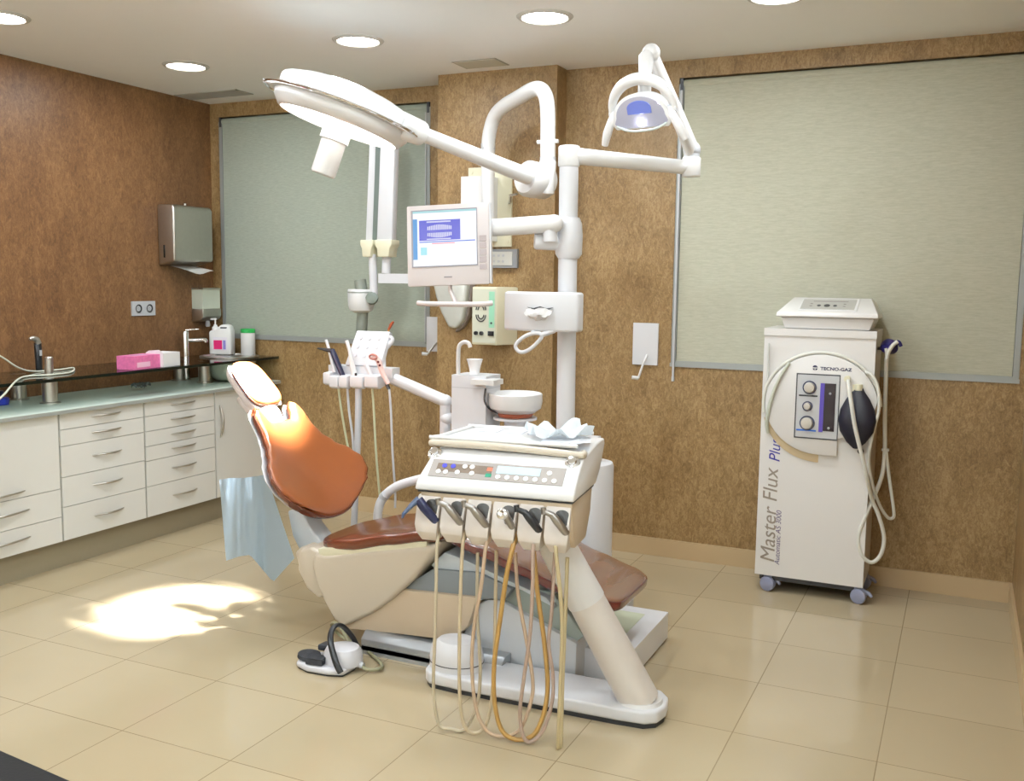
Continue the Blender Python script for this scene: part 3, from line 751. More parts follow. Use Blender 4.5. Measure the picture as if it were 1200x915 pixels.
for u, v in ((572, 172), (642, 188)):
    q = P(u, v, 4.80 if u < 600 else 4.47)
    link('collar', MB().cyl(q-V((0, 0, .016)), q+V((0, 0, .016)), .039), lgrey, r)
q = P(642, 166, 4.47)
link('lock_knob', MB().cyl(q-V((.055, 0, 0)), q+V((.055, 0, 0)), .010), white, r)
# drum joint
q = P(627, 211, 4.45)
axis = (V((q.x, q.y, q.z))-V((q.x-.35, q.y-1, q.z+.05))).normalized()
Md = Matrix.Translation(q) @ (-axis).to_track_quat('Z', 'Y').to_matrix().to_4x4()
link('drum_joint', MB().lathe([(0, -.09), (.07, -.088), (.085, -.07), (.088, .0), (.088, .05), (.07, .075), (0, .08)], 40, Md), white, r)
q2 = P(642, 212, 4.45)
link('elbow_block', MB().cyl(P(642, 188, 4.46), P(641, 228, 4.46), .042, .036, bev=.008), white, r)
# lamp head
Hc = V((-2.52, 3.63, 2.215)); FL = V((-3.165, 3.257, 0))
bd = (FL-Hc).normalized()
Mh = Matrix.Translation(Hc) @ (-bd).to_track_quat('Z', 'Y').to_matrix().to_4x4()      # local +Z away from the beam
head = link('lamp_head', MB().lathe([(0, .132), (.12, .126), (.22, .106), (.275, .088), (.290, .080), (.295, .072), (.298, .022), (.322, .018), (.325, .008), (.30, .004), (0, .004)], 72, Mh), white, r)
link('lower_shell', MB().lathe([(.305, .004), (.30, -.02), (.275, -.052), (.262, -.058), (.262, -.048), (.285, -.02), (.29, .004)], 72, Mh), white, head)
link('chrome_rail', MB().tube([Mh @ V((.352*math.cos(t), .352*math.sin(t), .010)) for t in [2*PI*i/48 for i in range(48)]], .006, 8, 2, closed=True), chrome, head)
for k in range(6):
    t = 2*PI*k/6+.75
    link('rail_clip', MB().cyl(Mh @ V((.31*math.cos(t), .31*math.sin(t), .02)), Mh @ V((.356*math.cos(t), .356*math.sin(t), .008)), .009, seg=12), white2, head)
lens = glass_mat('lamp_lens', (.95, .95, 1, 1), .02)
link('lens_disc', MB().lathe([(0, -.030), (.27, -.030), (.27, -.034), (0, -.034)], 64, Mh), mat('lens_glow', (1, 1, 1, 1), .3, vary=0, emit=(1, .97, .92, 1), estr=4), head)
link('handle', MB().lathe([(.0, -.275), (.050, -.275), (.055, -.268), (.055, -.125), (.064, -.122), (.064, -.03), (0, -.03)], 36, Mh), white, head)
# arm
j0 = P(470, 147, 3.68); j1 = P(622, 208, 4.36)
link('yoke', MB().cyl(Mh @ V((0, 0, .03)) + (j0-(Mh @ V((0, 0, .03)))).normalized()*.27, j0+(j1-j0)*.0, .050, .056, bev=.008).cyl(j0-(j1-j0)*.02, j0+(j1-j0)*.15, .060, .054, bev=.010), white, head)
link('spring_arm', MB().tube([j0+(j1-j0)*.02, j0+(j1-j0)*.10, j0+(j1-j0)*.72, j0+(j1-j0)*.98], [.030, .032, .037, .040], 22, smooth=False), white, r)
# beam
lx = bd.cross(V((0, 1, 0))).normalized(); ly = bd.cross(lx)
focus = Hc + bd*1.32
for k in range(6):
    t = 2*PI*k/6+.2
    p_ = Hc + bd*.05 + (lx*math.cos(t)+ly*math.sin(t))*.19
    L = bpy.data.lights.new('surgical_reflector_beam', 'SPOT'); L.energy = 1000; L.spot_size = math.radians(13.5); L.spot_blend = .5
    L.color = (1, .97, .94); L.shadow_soft_size = .02
    o = bpy.data.objects.new('surgical_reflector_beam', L); C.objects.link(o); o.location = p_
    o.rotation_euler = (focus-p_).to_track_quat('-Z', 'Y').to_euler()

ab = area(Hc+bd*.045, (0, 0, 0), 22, .5, (1, .97, .94), 8, 'surgical_soft_beam')
ab.rotation_euler = (-bd).to_track_quat('Z', 'Y').to_euler()
# wall crank lever behind drum
tag(link('plate_lever', MB().tube([V((-2.33, 4.95, 1.93)), V((-2.30, 4.90, 1.935)), P(598, 229, 4.86), P(606, 227, 4.85)], .007, 8, smooth=False), steel), 'small steel lever sticking out of the surgical lamp wall plate', 'lever')

# ================================================================ dental unit (pole, cuspidor, lamp, monitor)
YP = 3.95
unit = thing('dental_unit', 'white dental water unit with round cuspidor, filler spout and tall pole', 'dental unit', (-1.75, 4.0, 0))
px0 = P(663, 497, YP)
ptop = P(667, 178, YP)
link('pole', MB().cyl((px0.x, YP, .62), (ptop.x, YP, ptop.z), .041), white2, unit)
link('pole_collar', MB().lathe([(.045, 0), (.058, .02), (.06, .1), (.056, .15), (.045, .175)], 28, Matrix.Translation((px0.x-.002, YP, P(665, 303, YP).z))), white2, unit)
# body behind the console
link('unit_body', MB().box((-2.12, 3.86, .11), (-1.48, 4.16, .80), .04, 4), white2, unit)
link('unit_foot', MB().box((-2.14, 3.89, .0), (-1.3, 4.15, .11), .01), lgrey, unit)
cx = P(697, 600, YP).x
link('tank_column', MB().lathe([(.085, .0), (.085, .70), (.08, .715), (.06, .722), (0, .722)], 40, Matrix.Translation((cx-.01, YP, 0)), 1, 1.3), white2, unit)
cz_ = .72
link('tank_cap', MB().lathe([(.058, .72), (.058, .775), (.052, .785), (0, .787)], 36, Matrix.Translation((cx-.035, YP, 0)), 1, 1.1), white2, unit)
# filler tower
t0 = P(529, 497, 3.9); t1 = P(569, 497, 3.9); ttop = P(548, 440, 3.9)
link('filler_tower', MB().box((t0.x, 3.9, .78), (t1.x, 4.05, ttop.z), .02, 3), white2, unit)
link('tower_seam', MB().box((t0.x-.001, 3.899, P(548, 455, 3.9).z), (t1.x+.001, 4.051, P(548, 455, 3.9).z+.003)), lgrey, unit)
link('cup_shelf', MB().box((P(556, 450, 3.9).x, 3.86, P(570, 451, 3.88).z), (P(583, 450, 3.9).x, 3.96, P(570, 447, 3.88).z+.008), .006), white, unit)
sp = [P(537, 440, 3.93), P(537, 420, 3.93), P(538, 406, 3.93), P(543, 401, 3.93), P(549, 402, 3.93), P(551, 407, 3.93)]
link('filler_spout', MB().tube(sp, .0095, 12), white, unit)
# bowl
bc = P(604, 470, 3.98)
Mbw = Matrix.Translation((bc.x, 3.98, bc.z))
bowl = link('cuspidor_bowl', MB().lathe([(.04, -.052), (.09, -.05), (.117, -.03), (.124, 0), (.122, .035), (.118, .038), (.112, .03), (.08, -.01), (.02, -.03), (0, -.03)], 48, Mbw), white, unit)
link('bowl_underside', MB().lathe([(.075, -.07), (.085, -.052), (0, -.052)], 36, Mbw), mat('orange_gasket', rgb(170, 90, 60), .5), bowl)
link('bowl_base', MB().lathe([(.05, -.16), (.05, -.085), (.10, -.082), (.10, -.072), (0, -.072)], 36, Mbw), white2, unit)
link('bowl_hose', MB().tube([P(569, 455, 3.88), P(568, 470, 3.87), P(575, 480, 3.88), P(584, 484, 3.92)], .005, 8), black, unit)

cp = V(((t0.x+t1.x)/2+.002, 3.955, ttop.z+.0015))
tag(link('paper_cup', MB().lathe([(.024, 0), (.022, .004), (.026, .03), (.036, .068), (.0375, .07), (.0355, .07), (.025, .03), (.02, .006), (0, .005)], 28, Matrix.Translation(cp)), mat('cup_white', rgb(244, 244, 246), .45)), 'small white flared cup standing under the filler spout', 'cup')

# tissue/glove dispenser on pole
r = thing('tissue_dispenser', 'white rounded tissue dispenser clamped on the pole with a tissue poking out', 'tissue dispenser', P(634, 388, 3.85))
dz0, dz1 = P(634, 388, 3.84).z, P(634, 342, 3.84).z
dx0, dx1 = P(591, 365, 3.84).x, P(678, 365, 3.84).x
def arc_y(x):      # curved front
    t = (x-(dx0+dx1)/2)/((dx1-dx0)/2); return 3.80+.035*t*t
pts = [(dx0+(dx1-dx0)*i/12, arc_y(dx0+(dx1-dx0)*i/12)) for i in range(13)]
pts = pts+[(dx1+.002, 3.90), (dx0-.002, 3.90)]
hs = link('housing', MB().prismZ(pts, dz0, dz1, .012, 3), white2, r)
tm = mat('tissue_paper', rgb(248, 246, 244), .8)
mcx = (P(633, 366, 3.8)).x; mz = P(633, 366, 3.8).z
link('slot', MB().prism([(mcx-.062, mz+.022), (mcx-.03, mz+.018), (mcx, mz+.026), (mcx+.03, mz+.018), (mcx+.06, mz+.022), (mcx+.03, mz+.008), (mcx-.03, mz+.008)], lambda p, q: (p, 3.797, q), lambda p, q: (p, 3.803, q)), dgrey, hs)
rows = []
for i in range(8):
    rows.append([V((mcx+(-.065+.13*j/10)*(1-.42*(i/7)**1.4)+.004*math.sin(i*2+j), 3.798-.03*math.sin(PI*i/8)-.006*math.sin(j*1.9+i), mz+.02-.055*i/7+.004*math.sin(j*1.3)-.008*abs(j-5)/5*(-1 if i > 4 else 1))) for j in range(11)])
link('tissue', MB().sheet(rows, .001), tm, r)
el = [P(u, v, 3.80) for u, v in [(604, 405), (607, 411), (613, 412.5), (621, 409), (629, 402), (635, 394.5), (633, 391), (626, 390.5), (617, 393), (609, 398.5)]]
link('cup_ring', MB().tube(el, .0085, 10, 4, closed=True, sq=(1, .8)).tube([P(633, 393, 3.80), P(642, 390, 3.81), P(650, 387, 3.82)], .011, 10).tube([P(624, 391, 3.80), P(626, 386, 3.82)], .010, 10, smooth=False), white2, r)
link('pole_clamp', MB().cbox((px0.x, 3.905, (dz0+dz1)/2), (.08, .03, .06), .005), lgrey, r)

# dental lamp
lamp = thing('dental_lamp', 'small white dental lamp with two grips on a folding arm above the pole', 'dental lamp', (px0.x, YP, ptop.z))
za = 2.045
e0 = PZ(667, 180, za); e0 = V((ptop.x, YP, P(667, 182, YP).z)); e1 = V((-1.115, 4.22, e0.z-.040))
link('lower_arm', MB().tube([e0, e1], [.045, .038], 20, smooth=False, sq=(.80, .8)).cyl(e0-V((0, 0, .05)), e0+V((0, 0, .04)), .047, bev=.008).cyl(e1-V((0, 0, .04)), e1+V((0, 0, .045)), .04, bev=.006), white, lamp)
e2 = V((-1.18, 3.80, P(762, 62, 3.80).z))
e1u = e1+V((0, 0, .075))
link('arm_joint', MB().cyl(e1+V((0, 0, .045)), e1+V((0, 0, .07)), .034).ball(e1u, .038), lgrey, lamp)
link('upper_arm', MB().tube([e1u, e1u+(e2-e1u)*.5, e2], [.044, .040, .034], 20, smooth=False, sq=(1.0, .62)).ball(e2, .036), white, lamp)
hcn = P(752, 128, 3.74)
nk = P(757, 68, 3.78)
link('neck', MB().tube([e2, nk, P(756, 85, 3.76), P(755, 118, 3.76)], [.032, .030, .026, .026], 18, smooth=False), white, lamp)
# yoke: arc band in the facing plane
fdir = V((-.14, -.88, -.40)).normalized()      # where the lamp looks
xr = V((0, 0, 1)).cross(fdir).normalized(); xr = -xr if xr.x < 0 else xr
upv = fdir.cross(xr).normalized(); upv = -upv if upv.z < 0 else upv
def LP(a, b_, c_): return hcn + xr*a + upv*b_ + fdir*c_
arc = [LP(.135*math.cos(t), -.01+.125*math.sin(t), -.01) for t in [PI*i/16 for i in range(17)]]
link('yoke_arc', MB().tube(arc, [.015+.015*math.sin(PI*i/16) for i in range(17)], 14, 3, sq=(.8, 1.0)), white, lamp)
Ml = frame(LP(0, 0, 0), xr, upv, fdir)
# reflector hood: half-dome lens shape, wide bottom straight
hood_pts = [(.105*math.cos(t), -.02+.085*math.sin(t)) for t in [PI*i/20 for i in range(21)]] + [(-.115, -.045), (-.10, -.068), (.10, -.068), (.115, -.045)]
hood = link('hood', MB().prism(hood_pts, lambda p, q: (p*.95, q*.9+.0, -.05), lambda p, q: (p*1.14, q*1.05, .02), .006, 2, Ml), white, lamp)
refl = mat('lamp_reflector', rgb(214, 214, 232), .12, metal=.6, vary=.05, emit=(.75, .78, 1, 1), estr=.12)
link('reflector', MB().prism([(x*1.0, y*.90-.004) for x, y in hood_pts], lambda p, q: (p, q, .0185), lambda p, q: (p, q, .0225), .001, 1, Ml), refl, hood)
link('blue_filter', MB().prism([(.052*math.cos(t), .012+.028*math.sin(t)) for t in [PI*i/12 for i in range(13)]]+[(-.052, -.012), (.052, -.012)], lambda p, q: (p, q, .022), lambda p, q: (p, q, .026), .002, 1, Ml), mat('blue_filter', rgb(96, 110, 180), .15, emit=(.3, .38, .8, 1), estr=.12), hood)
link('bulb', MB().ball(LP(0, -.045, .027), .013, seg=16), mat('bulb_glow', (1, 1, 1, 1), .3, vary=0, emit=(.9, .88, 1, 1), estr=30), hood)
link('glass_lip', MB().tube([LP(.108, -.055, .02), LP(.06, -.072, .028), LP(0, -.076, .03), LP(-.06, -.072, .028), LP(-.108, -.055, .02)], .005, 8), mat('clear_acrylic', rgb(205, 215, 212), .1), hood)
for sgn in (-1, 1):
    link('grip', MB().tube([LP(sgn*.120, -.005, .0), LP(sgn*.132, -.03, .012), LP(sgn*.158, -.080, .02), LP(sgn*.176, -.125, .024)], [.011, .016, .018, .013], 14, 5), white, lamp)
    link('pivot', MB().cyl(LP(sgn*.095, -.01, -.01), LP(sgn*.145, -.01, -.01), .016), white2, lamp)
sl_ = bpy.data.lights.new('dental_lamp_beam', 'SPOT'); sl_.energy = 14; sl_.spot_size = math.radians(60); sl_.spot_blend = .6; sl_.color = (.82, .85, 1); sl_.shadow_soft_size = .03
so = bpy.data.objects.new('dental_lamp_beam', sl_); C.objects.link(so); so.location = LP(0, -.03, .05); so.rotation_euler = (-fdir).to_track_quat('Z', 'Y').to_euler()

# monitor and arm
mon = thing('monitor', 'pale grey touch screen monitor on an arm with a handle bar below', 'monitor', P(528, 360, 3.70))
mc = [P(471, 242, 3.66), P(569, 236, 3.74), P(578, 333, 3.72), P(482, 336, 3.64)]
ex_ = ((mc[1]-mc[0])+(mc[2]-mc[3])).normalized(); ez_ = ((mc[0]-mc[3])+(mc[1]-mc[2]))
ez_ = (ez_-ex_*ez_.dot(ex_)).normalized(); nf = ex_.cross(ez_)            # points back, away from the camera
cen = (mc[0]+mc[1]+mc[2]+mc[3])/4
Mm = frame(cen, ex_, ez_, nf)
sx_ = ((mc[1]-mc[0]).length+(mc[2]-mc[3]).length)/4; sz_ = ((mc[0]-mc[3]).length+(mc[1]-mc[2]).length)/4
mong = mat('monitor_case', rgb(205, 197, 196), .4, vary=.01)
cs = link('case', MB().prism([(-sx_, -sz_), (sx_, -sz_), (sx_*1.01, sz_), (-sx_, sz_)], lambda p, q: (p, q, 0), lambda p, q: (p*.93, q*.93, -.055), .008, 2, Mm).box((-sx_*.6, -sz_*.6, -.085), (sx_*.6, sz_*.6, -.05), .01, 2, Mm), mong, mon)
link('side_edge', MB().box((sx_*1.0, -sz_*.97, -.03), (sx_*1.03, sz_*.97, -.002), .004, 2, Mm), white2, mon)
SX0, SX1, SY0, SY1 = -sx_*.83, sx_*.70, -sz_*.50, sz_*.84
link('screen_bezel', MB().box((SX0-.008, SY0-.005, .0005), (SX1+.004, SY1+.005, .003), 0, 1, Mm), mat('bezel_shadow', rgb(140, 138, 146), .4), cs)
scr = link('screen', MB().box((SX0, SY0, .002), (SX1, SY1, .0045), 0, 1, Mm), mat('screen_white', (0.02, .02, .02, 1), .25, vary=0, emit=(.86, .86, .94, 1), estr=1.0), mon)
def em(n, c, s=1): return mat(n, (0.02, .02, .02, 1), .3, vary=0, emit=c, estr=s)
def scr_rect(name, fx0, fx1, fy0, fy1, m, dz=0):
    W_, H_ = SX1-SX0, SY1-SY0
    return link(name, MB().box((SX0+W_*fx0, SY0+H_*fy0, .0045+dz), (SX0+W_*fx1, SY0+H_*fy1, .005+dz), 0, 1, Mm), m, scr)
scr_rect('toolbar_strip', 0.0, 1, .965, 1.0, em('scr_teal', rgb(150, 200, 205)))
scr_rect('side_menu', .0, .07, .12, .86, em('scr_sky', rgb(60, 140, 205)))
scr_rect('chart_panel', .10, .75, .46, .83, em('scr_blue', rgb(70, 68, 200)))
scr_rect('status_strip', .10, .98, .425, .445, em('scr_blue2', rgb(50, 90, 200)))
scr_rect('red_text_strip', .30, .66, .395, .412, em('scr_red', rgb(225, 120, 140)))
scr_rect('icon_patch', .12, .22, .20, .34, em('scr_cyan', rgb(150, 215, 225)))
tooth = em('scr_tooth', rgb(200, 198, 228))
for row, base in ((0, .65), (1, .555)):
    for k in range(14):
        fx = .23+k*.028; hh = .035+.03*math.sin(PI*k/13)
        if row == 0: scr_rect('tooth_mark', fx, fx+.02, base, base+hh+.03, tooth, .0006)
        else: scr_rect('tooth_mark', fx, fx+.02, base-hh+.02, base+.045, tooth, .0006)
scr_rect('panel_heading', .22, .60, .785, .81, tooth, .0006)
scr_rect('panel_footer', .22, .60, .475, .495, tooth, .0006)
for k in range(5):
    link('menu_key', MB().box((sx_*.765, sz_*(.12-.17*k)-.012, .0002), (sx_*.93, sz_*(.12-.17*k)+.012, .0025), .001, 1, Mm), mat('key_taupe', rgb(172, 160, 160), .4), cs)
link('maker_mark', MB().box((-.018, -sz_*.80, .0003), (.018, -sz_*.77, .0012), 0, 1, Mm), mat('mark_grey', rgb(140, 132, 134), .4), cs)
link('handle_bar', MB().tube([P(490, 355, 3.62), P(505, 356, 3.61), P(560, 356.5, 3.65), P(577, 355, 3.68)], .011, 14), mong, mon)
link('handle_bracket', MB().tube([Mm @ V((0, -sz_*.9, -.03)), Mm @ V((0, -sz_*1.1, -.03)), (P(533, 356, 3.63)+V((0, .012, 0)))], .009, 10, smooth=False), mong, mon)
a0 = P(650, 262, 3.86); a1 = P(560, 268, 3.80)
link('screen_arm', MB().tube([Mm @ V((sx_*.3, 0, -.07)), a1, a0], [.036, .038, .038], 20, smooth=False).ball(a0, .038), white, mon)
s0 = P(628, 284, 3.92); s1 = V((px0.x, YP, s0.z))
link('swivel_stub', MB().cyl(P(626, 282, 3.88), s1, .037, bev=.01).cyl(V((a0.x-.02, a0.y, s0.z)), V((a0.x-.02, a0.y, a0.z)), .030), white2, mon)

# ================================================================ assistant element
YA = 3.98
asst = thing('assistant_holder', 'white assistant instrument holder with tilted keypad on an arm behind the backrest', 'instrument holder', P(420, 460, YA))
arm_a = P(455, 441, YA); arm_b = P(522, 470, YA)
link('arm', MB().tube([arm_a, arm_b], .029, 18, smooth=False).ball(arm_b, .032).cyl(arm_b-V((0, 0, .19)), arm_b+V((0, 0, .0)), .026), white2, asst)
link('arm_joint', MB().ball(P(524, 490, YA), .034, sz=.9), white2, asst)
for k, (u0, u1) in enumerate(((384, 393), (391, 402), (402, 413), (415, 431), (432, 449))):
    m_ = P((u0+u1)/2, 447-(4 if k == 0 else 0), YA-.05)
    w_ = (P(u1, 445, YA-.05).x-P(u0, 445, YA-.05).x)
    hh = .062
    b_ = MB().prism([(-.045, .03), (.03, .035), (.03, -.02), (-.02, -.034), (-.045, -.024)], lambda p, q: (m_.x-w_/2+.002, m_.y+p, m_.z+q), lambda p, q: (m_.x+w_/2-.002, m_.y+p, m_.z+q), .006, 2)
    link('holder_finger', b_, white2, asst)
ha, hb = P(384, 436, YA), P(464, 434, YA)
link('holder_body', MB().box((ha.x+.03, YA-.035, hb.z-.035), (hb.x, YA+.035, hb.z+.012), .01), white2, asst)
kp = [(418, 387), (455, 389), (450, 429), (404, 427)]
kq = [P(418, 387, YA+.05), P(457, 388, YA+.05), P(446, 429, YA-.03), P(404, 427, YA-.03)]
kb_ = MB(); nn = (kq[1]-kq[0]).cross(kq[3]-kq[0]).normalized(); nn = nn if nn.y > 0 else -nn
A_ = [kb_.bm.verts.new(q) for q in kq]; B_ = [kb_.bm.verts.new(q+nn*.03) for q in kq]
kb_.bm.faces.new(A_); kb_.bm.faces.new(B_[::-1])
for i in range(4): kb_.bm.faces.new((A_[i], B_[i], B_[(i+1) % 4], A_[(i+1) % 4]))
bmesh.ops.recalc_face_normals(kb_.bm, faces=kb_.bm.faces); kb_._fin(list(kb_.bm.verts), .006, 2)
kpd = link('keypad', kb_, white2, asst)
for i in range(3):
    for j in range(3):
        fx, fy = .2+.27*j, .22+.25*i
        q = (kq[0]*(1-fx)+kq[1]*fx)*(1-fy)+(kq[3]*(1-fx)+kq[2]*fx)*fy
        link('key', MB().lathe([(0, 0), (.010, 0), (.010, .002), (0, .002)], 14, Matrix.Translation(q-nn*.0012) @ (-nn).to_track_quat('Z', 'Y').to_matrix().to_4x4()), mat('key_shade', rgb(204, 206, 214), .4), kpd)
link('keypad_stem', MB().tube([P(452, 392, YA+.05), P(460, 398, YA+.05), P(450, 412, YA+.03), P(449, 432, YA)], [.005, .011, .014, .014], 12), white2, asst)

def instrument(name, label, cat, base, parts, group=None):
    r = thing(name, label, cat, base, group)
    for pn, mb, m in parts: link(pn, mb, m, r)
    return r
hose_w = mat('pale_grey_hose', rgb(198, 200, 206), .45)
hose_g = mat('greenish_hose', rgb(188, 192, 160), .45)
# suction and syringe instruments in the assistant holder
YI = YA-.06
def hose_pts(L): return [P(u, v, y) for u, v, y in L]
instrument('suction_tip', 'thin white suction tip in the far left slot of the assistant holder', 'suction handpiece', P(392, 440, YI),
    [('handle', MB().tube(hose_pts([(382, 398, YI), (387, 415, YI), (392, 436, YI)]), [.007, .008, .011], 10), white2),
     ('hose', MB().tube(hose_pts([(396, 450, YI), (400, 480, YI), (407, 520, YI), (413, 545, YI), (415, 570, 3.95)]), .0055, 8), hose_g)], 'instruments in the assistant holder')
instrument('air_water_syringe', 'black syringe with a bent nozzle leaning in the assistant holder', 'syringe', P(402, 442, YI),
    [('body', MB().tube(hose_pts([(389, 410, YI), (392, 417, YI), (402, 441, YI)]), [.013, .015, .013], 14), navy),
     ('nozzle', MB().tube(hose_pts([(390, 411, YI), (383, 410, YI-.01), (372, 408, YI-.02)]), [.012, .009, .0035], 10, smooth=False), black),
     ('hose', MB().tube(hose_pts([(407, 452, YI), (409, 480, YI), (413, 510, YI), (415, 540, YI)]), .006, 8), hose_w)], 'instruments in the assistant holder')
instrument('suction_handpiece', 'white suction handpiece upright in the second slot, in front of the keypad edge', 'suction handpiece', P(412, 440, YI),
    [('handle', MB().tube(hose_pts([(406, 399, YI), (410, 412, YI), (413, 430, YI), (416, 441, YI)]), [.009, .009, .014, .016], 12), white),
     ('switch', MB().cyl(P(417, 437, YI-.02), P(417, 443, YI-.02), .006), black),
     ('hose', MB().tube(hose_pts([(420, 453, YI), (420, 480, YI), (419, 520, YI), (417, 560, YI), (415, 612, 3.9), (412, 650, 3.9)]), .0165, 14), hose_w)], 'instruments in the assistant holder')
instrument('suction_handpiece', 'slim handpiece low in the fourth slot of the assistant holder', 'suction handpiece', P(437, 440, YI),
    [('handle', MB().tube(hose_pts([(429, 428, YI), (433, 436, YI), (436, 444, YI)]), .011, 10), white2),
     ('hose', MB().tube(hose_pts([(436, 454, YI), (438, 480, YI), (440, 520, YI), (443, 560, YI), (446, 590, YI)]), .0055, 8), hose_g)], 'instruments in the assistant holder')
instrument('curing_light', 'pinkish curing light with dark buttons hanging at the right of the assistant holder', 'curing light', P(455, 450, YI-.03),
    [('body', MB().tube(hose_pts([(437, 418, YI-.03), (443, 422, YI-.03), (448, 436, YI-.03), (455, 450, YI-.03)]), [.012, .013, .013, .010], 14), mat('pinkish_plastic', rgb(226, 196, 190), .35)),
     ('light_ring', MB().tube([P(438, 418, YI-.04)+V((.02*math.cos(t), -.006, .011*math.sin(t))) for t in [2*PI*i/16 for i in range(16)]], .005, 8, 2, closed=True), mat('brown_pink_ring', rgb(180, 120, 110), .4)),
     ('buttons', MB().ball(P(443, 424, YI-.05), .006, seg=10).ball(P(445, 428, YI-.05), .006, seg=10), mat('dark_red_button', rgb(90, 20, 30), .4)),
     ('connector', MB().cyl(P(453, 450, YI-.03), P(456, 456, YI-.03), .008), black),
     ('hose', MB().tube(hose_pts([(456, 456, YI-.03), (458, 480, YI-.03), (460, 530, YI-.03), (463, 575, YI), (463, 595, YI)]), .0055, 8), hose_w)], 'instruments in the assistant holder')
instrument('round_brush', 'small brush with an orange and gold tip standing behind the keypad', 'brush', P(455, 390, YA+.06),
    [('shaft', MB().tube(hose_pts([(453, 394, YA+.06), (456, 386, YA+.06)]), .005, 8, smooth=False), mat('gold_shaft', rgb(190, 150, 80), .35, metal=.4)),
     ('tip', MB().tube(hose_pts([(455, 387, YA+.06), (458, 381, YA+.06), (461, 377, YA+.06)]), [.005, .008, .006], 10), mat('orange_tip', rgb(150, 70, 36), .5))])

# ================================================================ dental chair
chair = thing('dental_chair', 'brown leather dental chair with reclined backrest, headrest and white housing', 'dental chair', (-1.8, 3.44, 0))
YC = 3.435
# base plate under the chair
link('base_rail', MB().box((-2.13, 3.17, .0), (-1.30, 3.72, .035), .006).prism([(3.17, .0), (3.17, .05), (3.20, .075), (3.70, .075), (3.72, .05), (3.72, 0)], lambda p, q: (-2.13, p, q+.012), lambda p, q: (-1.5, p, q+.012), .004), mat('metallic_grey_sill', rgb(168, 172, 176), .3, metal=.5), chair)
link('step_box', MB().box((-1.36, 3.34, .012), (-1.06, 3.875, .122), .008), white2, chair)
link('step_pad', MB().box((-1.30, 3.45, .1221), (-1.14, 3.80, .1245), .001), mat('pale_green_pad', rgb(196, 202, 178), .6), chair)
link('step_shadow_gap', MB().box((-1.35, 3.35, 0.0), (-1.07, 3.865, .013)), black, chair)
# pedestal covers
def PP(L, y): return [(P(u, v, y).x, P(u, v, y).z) for u, v in L]
lc = mat('pedestal_grey_white', rgb(196, 200, 204), .35, vary=.01)
link('pedestal_cover', MB().prismY(PP([(540, 752), (553, 712), (572, 702), (585, 703), (676, 754), (674, 806), (560, 790)], 3.25), 3.25, 3.62, .008), lc, chair)
link('lift_arm_cover', MB().prismY(PP([(397, 736), (430, 716), (466, 690), (560, 700), (548, 735), (528, 751), (470, 744)], 3.21), 3.21, 3.66, .01), beige, chair)
link('lift_arm_upper', MB().prismY(PP([(466, 691), (507, 667), (560, 671), (600, 690), (590, 704), (575, 702), (558, 704)], 3.225), 3.225, 3.64, .006), mat('shade_grey_panel', rgb(120, 126, 130), .4), chair)  # dark grey tone carries the shade on this lower face
link('leg_rest_frame', MB().prismY(PP([(505, 662), (521, 647), (545, 656), (600, 682), (640, 700), (650, 713), (612, 692), (570, 676), (512, 670)], 3.24), 3.24, 3.62, .004), mat('bluish_grey_panel', rgb(196, 206, 214), .35), chair)
link('lift_link', MB().prismY(PP([(560, 672), (612, 687), (648, 694), (684, 745), (676, 752), (585, 700), (572, 700)], 3.27), 3.27, 3.60, .006), mat('greenish_grey_shaded', rgb(140, 150, 144), .35), chair)  # greenish grey colour includes the shade on this face
hp = PP([(365, 648), (378, 651), (500, 640), (516, 635), (505, 652), (482, 680), (455, 705), (430, 722), (398, 737), (388, 728), (376, 706), (366, 680), (362, 662)], 3.17)
link('seat_housing', MB().prismY(hp, 3.185, 3.685, .03, 4), warmwhite, chair)
hp2 = PP([(350, 645), (362, 641), (380, 650), (378, 700), (372, 702), (358, 690), (347, 668)], 3.22)
link('rear_cover', MB().prismY(hp2, 3.225, 3.645, .02, 3), warmwhite, chair)
hp3 = PP([(343, 648), (350, 641), (372, 650), (362, 690), (350, 676)], 3.26)
link('rear_cover', MB().prismY(hp3, 3.27, 3.60, .015, 3), warmwhite, chair)
link('seat_rail', MB().prismY(PP([(372, 643), (500, 630), (500, 641), (375, 653)], 3.19), 3.19, 3.68, .004), cream, chair)
# seat cushion (x along, y across); bends up towards the knees
def zx(x):
    K = [(-2.43, .418), (-2.36, .420), (-2.2, .452), (-2.0, .500), (-1.85, .532), (-1.74, .545), (-1.6, .505), (-1.45, .455), (-1.3, .405), (-1.15, .365), (-1.05, .345)]
    if x <= K[0][0]: return K[0][1]
    for (a, za_), (b__, zb_) in zip(K, K[1:]):
        if x <= b__: 
            t = (x-a)/(b__-a); t = t*t*(3-2*t)*.5+t*.5; return za_*(1-t)+zb_*t
    return K[-1][1]
def bend_seat(q): return V((q.y, YC-q.x, zx(q.y)+q.z-.006))
def Wseat(v): return .262*(1-.10*max(0, -v)**3)-(.03*max(0, -v)**8)
def Bs(s): return -2.40+.05*abs(s)**4
def Ts(s): return -1.74
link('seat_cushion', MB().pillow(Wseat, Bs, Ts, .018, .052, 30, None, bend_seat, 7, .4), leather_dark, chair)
def Wleg(v): return .262-.050*(v+1)/2-.02*max(0, v)**12
def Tl(s): return -1.07-.03*abs(s)**8
lr_ = link('leg_rest', MB().pillow(Wleg, lambda s: -1.75, Tl, .018, .035, 30, None, bend_seat, 9, .35), leather_film, chair)
link('leg_rest_edge', MB().pillow(lambda v: Wleg(v)+.006, lambda s: -1.752, lambda s: Tl(s)+.004, .004, .046, 30, None, bend_seat, 12, .3), mat('maroon_piping', rgb(92, 34, 28), .2, coat=.6), lr_)
